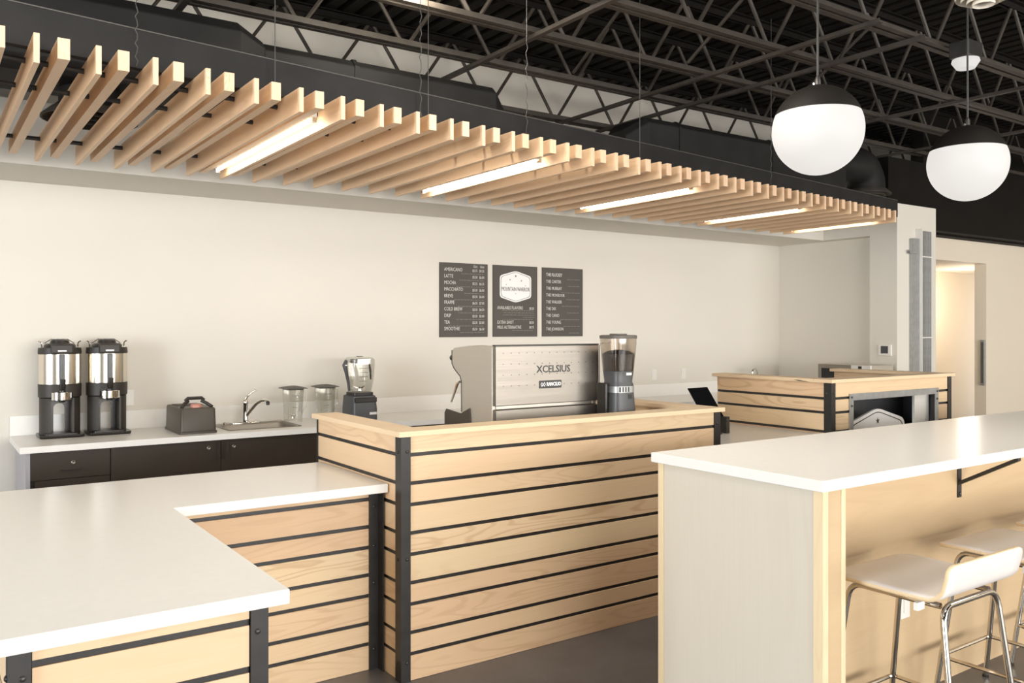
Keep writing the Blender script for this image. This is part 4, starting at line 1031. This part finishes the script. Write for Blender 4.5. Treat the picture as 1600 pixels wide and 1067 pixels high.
for i, s in enumerate(items):
    z = zt0-i*H_*0.0885
    text(s, 0.046, (b1[0].x+w1*.09, YB-.0008, z), 'print', t1, sx=.74)
    text(pr1[i], 0.034, (b1[0].x+w1*.78, YB-.0008, z-.004), 'print', t1, align='RIGHT', sx=.72); text(pr2[i], 0.034, (b1[0].x+w1*.925, YB-.0008, z-.004), 'print', t1, align='RIGHT', sx=.72)
    words(t1, b1[0].x+w1*.92, z-H_*.05, w1*random.uniform(.35, .75))
text('12oz', 0.034, (b1[0].x+w1*.78, YB-.0008, zt0+.036), 'print', t1, align='RIGHT', sx=.72); text('16oz', 0.034, (b1[0].x+w1*.925, YB-.0008, zt0+.036), 'print', t1, align='RIGHT', sx=.72)
w2 = b2[1].x-b2[0].x
logo((b2[0].x+b2[1].x)/2, zt_b-H_*.295, w2*.355, YB-.0002, t2)
text('AVAILABLE FLAVORS', 0.045, (b2[0].x+w2*.09, YB-.0008, zt_b-H_*.595), 'print', t2, sx=.72); text('$0.50', 0.034, (b2[0].x+w2*.92, YB-.0008, zt_b-H_*.60), 'print', t2, align='RIGHT', sx=.72)
for i, q in enumerate((.72, .68, .70, .25, .72)): words(t2, b2[0].x+w2*.92, zt_b-H_*(.632+.031*i), w2*q)
text('EXTRA SHOT', 0.045, (b2[0].x+w2*.09, YB-.0008, zt_b-H_*.798), 'print', t2, sx=.72); text('$0.50', 0.034, (b2[0].x+w2*.92, YB-.0008, zt_b-H_*.80), 'print', t2, align='RIGHT', sx=.72)
text('MILK ALTERNATIVE', 0.045, (b2[0].x+w2*.09, YB-.0008, zt_b-H_*.868), 'print', t2, sx=.72); text('$0.75', 0.034, (b2[0].x+w2*.92, YB-.0008, zt_b-H_*.868), 'print', t2, align='RIGHT', sx=.72)
words(t2, b2[0].x+w2*.92, zt_b-H_*.912, w2*.5)
w3 = b3[1].x-b3[0].x
for i, s in enumerate(['THE FLUCKEY', 'THE CARTER', 'THE MURRAY', 'THE MONSOOR', 'THE WALKER', 'THE DIX', 'THE CANO', 'THE YOUNG', 'THE JOHNSON']):
    z = zt_b-H_*(.105+.0985*i)
    text(s, 0.044, (b3[0].x+w3*.09, YB-.0008, z), 'print', t3, sx=.74, bold=0.0006 if i == 0 else 0)
    words(t3, b3[0].x+w3*.92, z-H_*.058, w3*random.uniform(.25, .5))
# emblem sign in the steel-framed opening of the second kiosk
cs = onY(1369.5, 640, R0+0.09)
t = thing('emblem_sign', (cs.x, R0+0.09, 0.0), 'large white hexagon sign with stars in the opening of the smaller kiosk', 'sign')
wq = onY(1411.5, 655, R0+0.09).x-cs.x; topz = onY(1369.5, 637, R0+0.09).z
logo(cs.x, topz-wq*0.83, wq, R0+0.10, t, thick=0.02)
MB().box(cs.x-0.2, cs.x+0.2, R0+0.085, R0+0.105, 0, topz-wq*1.62).build('foot_board', 'signwhite', t)

# ------------------------------------------------------------------ far right fittings
fx, fy = onY(1179, 580, 6.62).x, 6.62
t = thing('gooseneck_faucet', (fx, fy, 0.911), 'thin chrome gooseneck faucet peeking above the smaller kiosk', 'faucet')
ztp = onY(1179, 576, 6.62).z
MB().tube([(fx-.04, fy, .911), (fx-.045, fy, ztp-.05)]+[(fx+.045*math.cos(a)+.0, fy, ztp-.045+.045*math.sin(a)) for a in [math.pi*(1-i/8) for i in range(9)]]+[(fx+.05, fy, ztp-.10)], 0.010, 8).build('spout', 'chrome', t, smooth=True)
MB().lathe([(0.03, 0), (0.024, 0.02), (0.016, 0.05)], (fx-.04, fy, .9105), 14).build('base', 'chrome', t, smooth=True)
# microwave
mxf = 8.13
ya, yb = onX(1360, 575, mxf).y, onX(1278, 575, mxf).y; zmt = onX(1278, 568, mxf).z
t = thing('microwave', (mxf+.2, (ya+yb)/2, 0.911), 'stainless steel microwave against the end wall, behind the smaller kiosk', 'microwave')
MB().box(mxf+.012, mxf+.42, ya, yb, .925, zmt).build('body', 'satin', t, bevel=0.004)
yd = ya+(yb-ya)*.36
dr = MB().box(mxf, mxf+.0115, yd+.002, yb-.002, .93, zmt-.003).build('door', 'steel', t, bevel=0.002)
MB().box(mxf-.002, mxf-.0002, yd+.07, yb-.045, .96, zmt-.045).build('window', 'screen', dr)
pn = MB().box(mxf, mxf+.0115, ya+.002, yd-.001, .93, zmt-.003).build('control_panel', 'white', t)
MB().box(mxf-.002, mxf-.0002, ya+.16, yd-.01, zmt-.04, zmt-.012).build('display', 'white', pn)
MB().box(mxf-.002, mxf-.0002, ya+.10, ya+.14, .94, zmt-.012).build('handle_gap', 'iron', pn)
for yy in (ya+.05, yb-.05): MB().box(mxf+.03, mxf+.38, yy-.015, yy+.015, .9105, .925).build('foot', 'plastic', t)
# thermostat and plates on the pier
p = onX(1384, 547, XP)
t = thing('thermostat', (XP, p.y, p.z), 'white thermostat with a grey screen on the pier', 'thermostat')
MB().box(XP-.022, XP-.0005, p.y-.075, p.y+.075, p.z-.062, p.z+.062).build('case', 'white', t, bevel=0.005)
MB().box(XP-.0235, XP-.0225, p.y-.04, p.y+.045, p.z-.036, p.z+.045).build('screen', 'greyplastic', t)
p = onX(1386, 576, XP); outlet(XP-.0005, p.y, p.z, 'x', 'white outlet plate below the thermostat on the pier')
for px, py, lab in ((1022, 585, 'white switch plate on the back wall, left one right of the grinder'), (1067.5, 583.5, 'white switch plate on the back wall, right one above the tablet')):
    p = onY(px, py, YW); outlet(p.x, YW-.0005, p.z, 'y', lab, 'switch', 'switch plates on the back wall')
p = onY(201, 621, YW); outlet(p.x, YW-.0005, p.z, 'y', 'white outlet plate on the back wall right of the coffee dispensers')
# galvanised door track on the pier front
x_a, x_b, x_c = onY(1428, 500, YP-.055).x, onY(1438, 500, YP-.055).x, onY(1456, 500, YP-.055).x
zt1 = onY(1434, 374, YP).z; zt2 = onY(1446, 360, YP).z
t = thing('shutter_track', ((x_a+x_c)/2, YP-.05, 0), 'galvanised shutter track and ribbed slats fixed upright on the pier', 'metal track')
MB().prism([(x_a, YP-.001), (x_a, YP-.045), (x_b, YP-.045), (x_b, YP-.039), (x_a+.006, YP-.039), (x_a+.006, YP-.001)], 'z', 0, zt1).build('channel', 'galv', t)
n_ = 7; wv = (x_c-x_b-.012)/n_
MB().box(x_b+.002, x_b+.010, YP-.075, YP-.001, 0, zt2).build('edge_angle', 'white', t)
for i in range(n_):
    a = x_b+.012+wv*i
    MB().prism([(a, YP-.03), (a+wv*.2, YP-.055), (a+wv*.75, YP-.055), (a+wv*.95, YP-.03)], 'z', 0, zt2-.02).build('rib', 'galv', t)
zc = onY(1432, 395, YP).z
MB().box(x_a-.06, x_a+.05, YP-.07, YP-.0455, zc-.02, zc+.02).build('clip', 'galv', t)
for z in (zc-.05, 1.55): MB().box(x_b+.012, x_c, YP-.060, YP-.0555, z, z+.012).build('tie_band', 'white', t)
# hall fittings
p = onZ(1514, 420, ZO-.002)
t = thing('downlight', (p.x, p.y, ZO-.02), 'small lit round downlight in the hall ceiling', 'light')
MB().lathe([(0.10, -.0005), (0.10, -.008), (0.085, -.012)], (p.x, p.y, ZO), 24, cap=False).build('trim_ring', 'white', t, smooth=True)
MB().lathe([(0.083, -.010), (0.05, -.012), (0.005, -.012)], (p.x, p.y, ZO), 24).build('lens', 'downlight', t)
lamp((p.x, p.y, ZO-.45), 9, (1.0, 0.90, 0.76), 0.08)
za, zb_ = onX(1536, 531, XO).z, onX(1536, 602, XO).z; ya_, yb_ = onX(1541, 565, XO).y+.01, onX(1533, 565, XO).y
t = thing('wall_cabinet', (XO-.02, (ya_+yb_)/2, zb_), 'narrow grey cabinet on the side of the hall opening', 'cabinet')
MB().box(XO-.03, XO-.0005, ya_, yb_, zb_, za).build('box', 'galv', t, bevel=0.003)
MB().box(XO-.034, XO-.0305, ya_+.012, yb_-.012, zb_+.03, za-.03).build('door', 'lidgrey', t)
